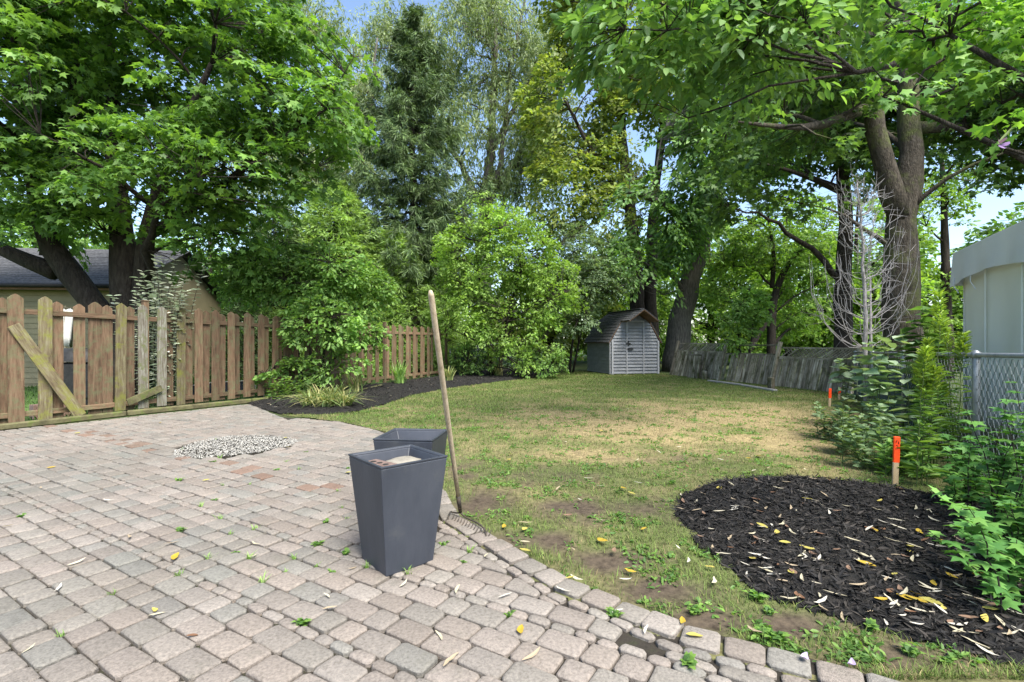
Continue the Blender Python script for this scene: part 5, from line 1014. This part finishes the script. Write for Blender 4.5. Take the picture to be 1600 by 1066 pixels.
# dead sapling
p = P(1353, 534, 9.9); p[2] = 0; g = np.random.default_rng(500); ds = thing('dead_sapling', 'bare bleached grey dead sapling with fine twigs', 'tree', p)
tp2 = p+np.array([-.18, 0, 4.55]); tk = bez(p, p+[.03, 0, 2.6], tp2, 18); tk[1:-1] += g.normal(0, .012, (16, 3)); MB().tube(tk, np.linspace(.055, .012, 18), 8).build('trunk', MT['dead'], ds, True)
MB().tube([p+[.16, .1, 0], p+[.17, .1, 1.2], p+[.15, .08, 2.6]], [.035, .03, .012], 7).build('side_stem', MT['dead'], ds, True)
q = MB()
for k in range(95):
    f = g.uniform(.2, .97); i0 = int(f*17); a = tk[i0]; an = g.random()*6.283; ln = (1.35*(1-f)+.3)*g.uniform(.6, 1.2); d = np.array([math.cos(an)*1.1, math.sin(an)*.8, 0]); ln *= 1.15; e = a+d*ln*.62+[0, 0, ln*g.uniform(.7, 1.35)]; m_ = a+d*ln*.6+[0, 0, ln*.12]; pth = jitter_path(bez(a, m_, e, 9), .02, g); q.tube(pth, np.linspace(.0075, .0025, 9), 4, False)
    for _ in range(5): j = g.integers(2, 8); b_ = pth[j]; q.tube([b_, b_+unit(g.normal(0, 1, 3)+d*.5+[0, 0, .5])*g.uniform(.08, .4)], [.0045, .002], 3, False)
for k in range(260): i0 = g.integers(5, 17); a = tk[i0]+(tk[i0+1]-tk[i0])*g.random(); q.tube([a, a+unit(g.normal(0, 1, 3)+[0, 0, .3])*g.uniform(.04, .13)], [.006, .003], 3, False)
q.build('twigs', MT['dead'], ds)['kind'] = 'stuff'
# rose of sharon reaching in at the top right
b0 = (3.75, 2.2, 0.)
rs = tree('rose_of_sharon', 'leafy branches with small lobed leaves reaching in from the tall flowering shrub', b0, [[(*b0, .05), (3.6, 2.3, 1.5, .04), (3.1, 2.5, 2.6, .025), (2.4, 2.7, 3.0, .012)], [(3.8, 2.3, 0, .045), (3.7, 2.6, 1.6, .035), (3.0, 2.8, 2.5, .02), (2.15, 2.7, 2.62, .008)], [(3.7, 2.1, 0, .04), (3.5, 2.2, 1.6, .03), (2.9, 2.5, 2.35, .015), (2.5, 2.5, 2.3, .006)]],
     [bl_(1480, 40, 2.8, .4, .25, .12), bl_(1560, 60, 2.8, .35, .3, .2), bl_(1580, 120, 2.7, .25, .25, .12), bl_(1460, 120, 2.7, .2, .15, .07), bl_(1390, 135, 2.6, .13, .1, .04), bl_(1600, 200, 2.5, .12, .12, .08), bl_(1500, -40, 2.9, .5, .3, .12), bl_(1420, 60, 2.9, .2, .15, .08)], 120, 15, .062, 'maple', MT['rose'], MT['bark'], .2, nb=18, seed=511, cat='shrub', gap=-.5, gs=2, twig=.004, wob=.01)
fc = P(1562, 226, 2.35)
for k in range(5):
    an = k*1.2566; d = np.array([math.cos(an)*.8-.3, -.8, math.sin(an)*.8-.2]); V, I = leaves_arrays('petal', np.array([fc]), np.array([unit(d)]), np.array([[0, -1., .2]]), np.array([.038])); T_ = np.array(V); np_mesh('petal', T_, I, MT['petal'], rs)
MB().tube([fc+[0, .01, 0], fc+[.06, .05, .05], fc+[.16, .1, .12]], [.004, .005, .006], 5).build('flower_stalk', MT['stem'], rs)

# ================================================================== LEAVES AND WEEDS ON THE GROUND
def litter_mesh(nm, L_, W_, col, curl, seed):
    g = np.random.default_rng(seed); V = []; N_ = 6
    for i in range(N_):
        t = i/(N_-1); wv = W_*math.sin(math.pi*min(max(t*.94+.03, .03), .97))**.8; z = .003+curl*L_*(t-.5)**2*2+.002*g.random(); x = (t-.5)*L_; y = .12*L_*math.sin(t*3)*g.uniform(.5, 1)
        V += [(x, y-wv, z+wv*.18), (x, y, z), (x, y+wv, z+wv*.18)]
    Fc = [(3*i+k, 3*i+k+3, 3*i+k+4, 3*i+k+1) for i in range(N_-1) for k in (0, 1)]
    me = bpy.data.meshes.new(nm); me.from_pydata(V, [], Fc); color_mesh(me, np.tile(np.array(col), (len(V), 1))); me.materials.append(MT['litter']); return me
pale = [(.44, .4, .3), (.48, .45, .38), (.34, .27, .18), (.4, .36, .25)]; yel = [(.36, .25, .03), (.33, .29, .07), (.4, .33, .08)]; brn = [(.15, .08, .045), (.19, .12, .08)]
LM = {'p': [litter_mesh('fallen_leaf', .08, .0075, c, .1, i) for i, c in enumerate(pale*2)], 'y': [litter_mesh('fallen_leaf', .07, .016, c, .1, 20+i) for i, c in enumerate(yel*2)], 'b': [litter_mesh('fallen_leaf', .055, .011, c, .15, 30+i) for i, c in enumerate(brn*2)]}
g = np.random.default_rng(600)
def drop(kind, p, z, label, group, sc=1., name='fallen_leaf'):
    o = bpy.data.objects.new(name, LM[kind][g.integers(len(LM[kind]))]); COL.objects.link(o); o.location = (float(p[0]), float(p[1]), float(z)); o.rotation_euler = (g.normal(0, .12), g.normal(0, .12), g.random()*6.283); s = sc*g.uniform(.7, 1.3); o.scale = (s, s, s); return tag(o, label, 'leaf', group)
zf_b = bed_z(bed_poly, .06); cnt = 0
while cnt < 45:
    p = G(g.uniform(395, 870), g.uniform(580, 648))
    if inpoly(np.array([p[:2]]), bed_poly)[0]: drop('p', p, zf_b(np.array([p[:2]]))[0]+.015, 'pale dry leaf lying on the border mulch', 'pale leaves on the border mulch', 1.2); cnt += 1
zf_m = bed_z(mulch_poly, .055); cnt = 0
while cnt < 250:
    px, py = g.uniform(1060, 1620), g.uniform(755, 1050); p = G(px, py)
    if not inpoly(np.array([p[:2]]), mulch_poly)[0]: continue
    k = g.choice(['p', 'y', 'b'], p=[.72, .1, .18]); drop(k, p, zf_m(np.array([p[:2]]))[0]+.012, {'p': 'pale narrow dry leaf lying on the black mulch', 'y': 'yellow leaf lying on the black mulch', 'b': 'brown leaf lying on the black mulch'}[k], {'p': 'pale leaves on the black mulch', 'y': 'yellow leaves on the black mulch', 'b': 'brown leaves on the black mulch'}[k]); cnt += 1
pl = [(12, 832, 'y'), (80, 737, 'y'), (120, 682, 'y'), (250, 665, 'y'), (90, 932, 'p'), (45, 1030, 'p'), (240, 968, 'y'), (275, 882, 'y'), (245, 975, 'p'), (65, 770, 'p'), (170, 790, 'p'), (268, 860, 'p'), (395, 880, 'p'), (400, 860, 'p'), (545, 745, 'y'), (322, 758, 'y'), (450, 705, 'y'), (445, 690, 'y'), (510, 945, 'p'), (515, 965, 'p'), (630, 925, 'p'), (715, 935, 'p'), (790, 945, 'p'), (705, 1050, 'p'), (760, 880, 'p'), (820, 872, 'y'), (890, 915, 'y'), (880, 935, 'p'), (965, 970, 'p'), (1010, 1000, 'p'), (685, 1010, 'p'), (815, 1000, 'y'), (830, 1040, 'p'), (1085, 1010, 'y'), (1065, 985, 'y'), (1180, 1000, 'p'), (300, 1010, 'b'), (120, 890, 'p'), (550, 900, 'p'), (200, 850, 'p')]
for px, py, k in pl: drop(k, G(px, py), .042, {'p': 'pale narrow dry leaf lying on the pavers', 'y': 'yellow leaf lying on the pavers', 'b': 'brown leaf lying on the pavers'}[k], {'p': 'pale leaves on the pavers', 'y': 'yellow leaves on the pavers', 'b': 'brown leaves on the pavers'}[k], 1.35 if (px, py) == (820, 872) else 1.)
for i in range(70):
    px, py = g.uniform(760, 1300), g.uniform(640, 930); p = G(px, py)
    if not inpoly(np.array([p[:2]]), lawn_poly)[0] or inpoly(np.array([p[:2]]), mulch_poly)[0]: continue
    k = g.choice(['p', 'y', 'b'], p=[.6, .28, .12]); drop(k, p, .04, {'p': 'pale dry leaf lying on the patchy lawn', 'y': 'yellow leaf lying on the patchy lawn', 'b': 'brown leaf lying on the patchy lawn'}[k], {'p': 'pale leaves on the lawn', 'y': 'yellow leaves on the lawn', 'b': 'brown leaves on the lawn'}[k], 1.1)
for px, py, lb_ in ((1258, 1046, 'lilac petal fallen on the pavers by the mulch corner'), (1330, 1056, 'larger lilac blossom fallen on the pavers')):
    p = G(px, py); o = bpy.data.objects.new('fallen_petal', litter_mesh('fallen_petal', .045, .014, (.4, .32, .5), .6, 5)); COL.objects.link(o); o.location = (*p[:2], .042); o.rotation_euler = (.2, 0, g.random()*6); tag(o, lb_, 'petal')
# weeds in the joints
def tuft(seed, broad):
    g = np.random.default_rng(seed); q = MB()
    for k in range(16 if not broad else 22):
        a = g.random()*6.283; ln = g.uniform(.02, .055); d = np.array([math.cos(a), math.sin(a), 0]); s_ = np.array([-d[1], d[0], 0])*(.002 if not broad else .009); ou = g.uniform(.3, 1); o0 = np.array([g.normal(0, .008), g.normal(0, .008), 0])
        q.add([o0-s_*.5, o0+s_*.5, o0+d*ln*ou*.5+[0, 0, ln*.55]+s_, o0+d*ln*ou*.5+[0, 0, ln*.55]-s_, o0+d*ln*ou+[0, 0, ln*(.8 if not broad else .55)]], [(0, 1, 2, 3), (3, 2, 4)])
    me = bpy.data.meshes.new('joint_weed'); me.from_pydata(q.v, [], q.f); me.materials.append(MT['maple'] if broad else MT['viburnum']); return me
TF = [tuft(700+i, i % 3 == 2) for i in range(6)]
g = np.random.default_rng(710); wl = [(345, 893), (490, 860), (442, 885), (470, 892), (385, 908), (560, 845), (412, 902), (530, 870), (748, 962), (955, 965), (905, 915), (1085, 965), (240, 915), (380, 880), (380, 765), (520, 740), (545, 862), (20, 815), (1185, 945), (1200, 965), (1215, 1010), (1360, 990), (1480, 1045), (1420, 1030), (1050, 760), (1075, 1050), (60, 1000), (450, 975), (160, 930), (1190, 1000), (680, 860)]
for i in range(45): wl.append((g.uniform(250, 720), g.uniform(690, 900)))
for px, py in wl:
    p = G(px, py)
    if px < 1000:                         # sit in the nearest joint corner
        c = min(stones, key=lambda s: (s[0][0]-p[0])**2+(s[0][1]-p[1])**2); p = np.append(c[0]+c[1]*c[2]+np.array([-c[1][1], c[1][0]])*c[3], 0)
    o = bpy.data.objects.new('joint_weed', TF[g.integers(6) if px < 1040 else 5]); COL.objects.link(o); o.location = (p[0], p[1], .02); s = g.uniform(.6, 1.2)*(1.35 if px > 1040 else 1); o.scale = (s, s, s); o.rotation_euler = (0, 0, g.random()*6)
    tag(o, 'small green weed sprouting in a joint between the pavers' if px < 1040 else 'leafy green weed sprouting at the edge of the patio', 'weed', 'weeds between the pavers' if px < 1040 else 'weeds along the patio edge')
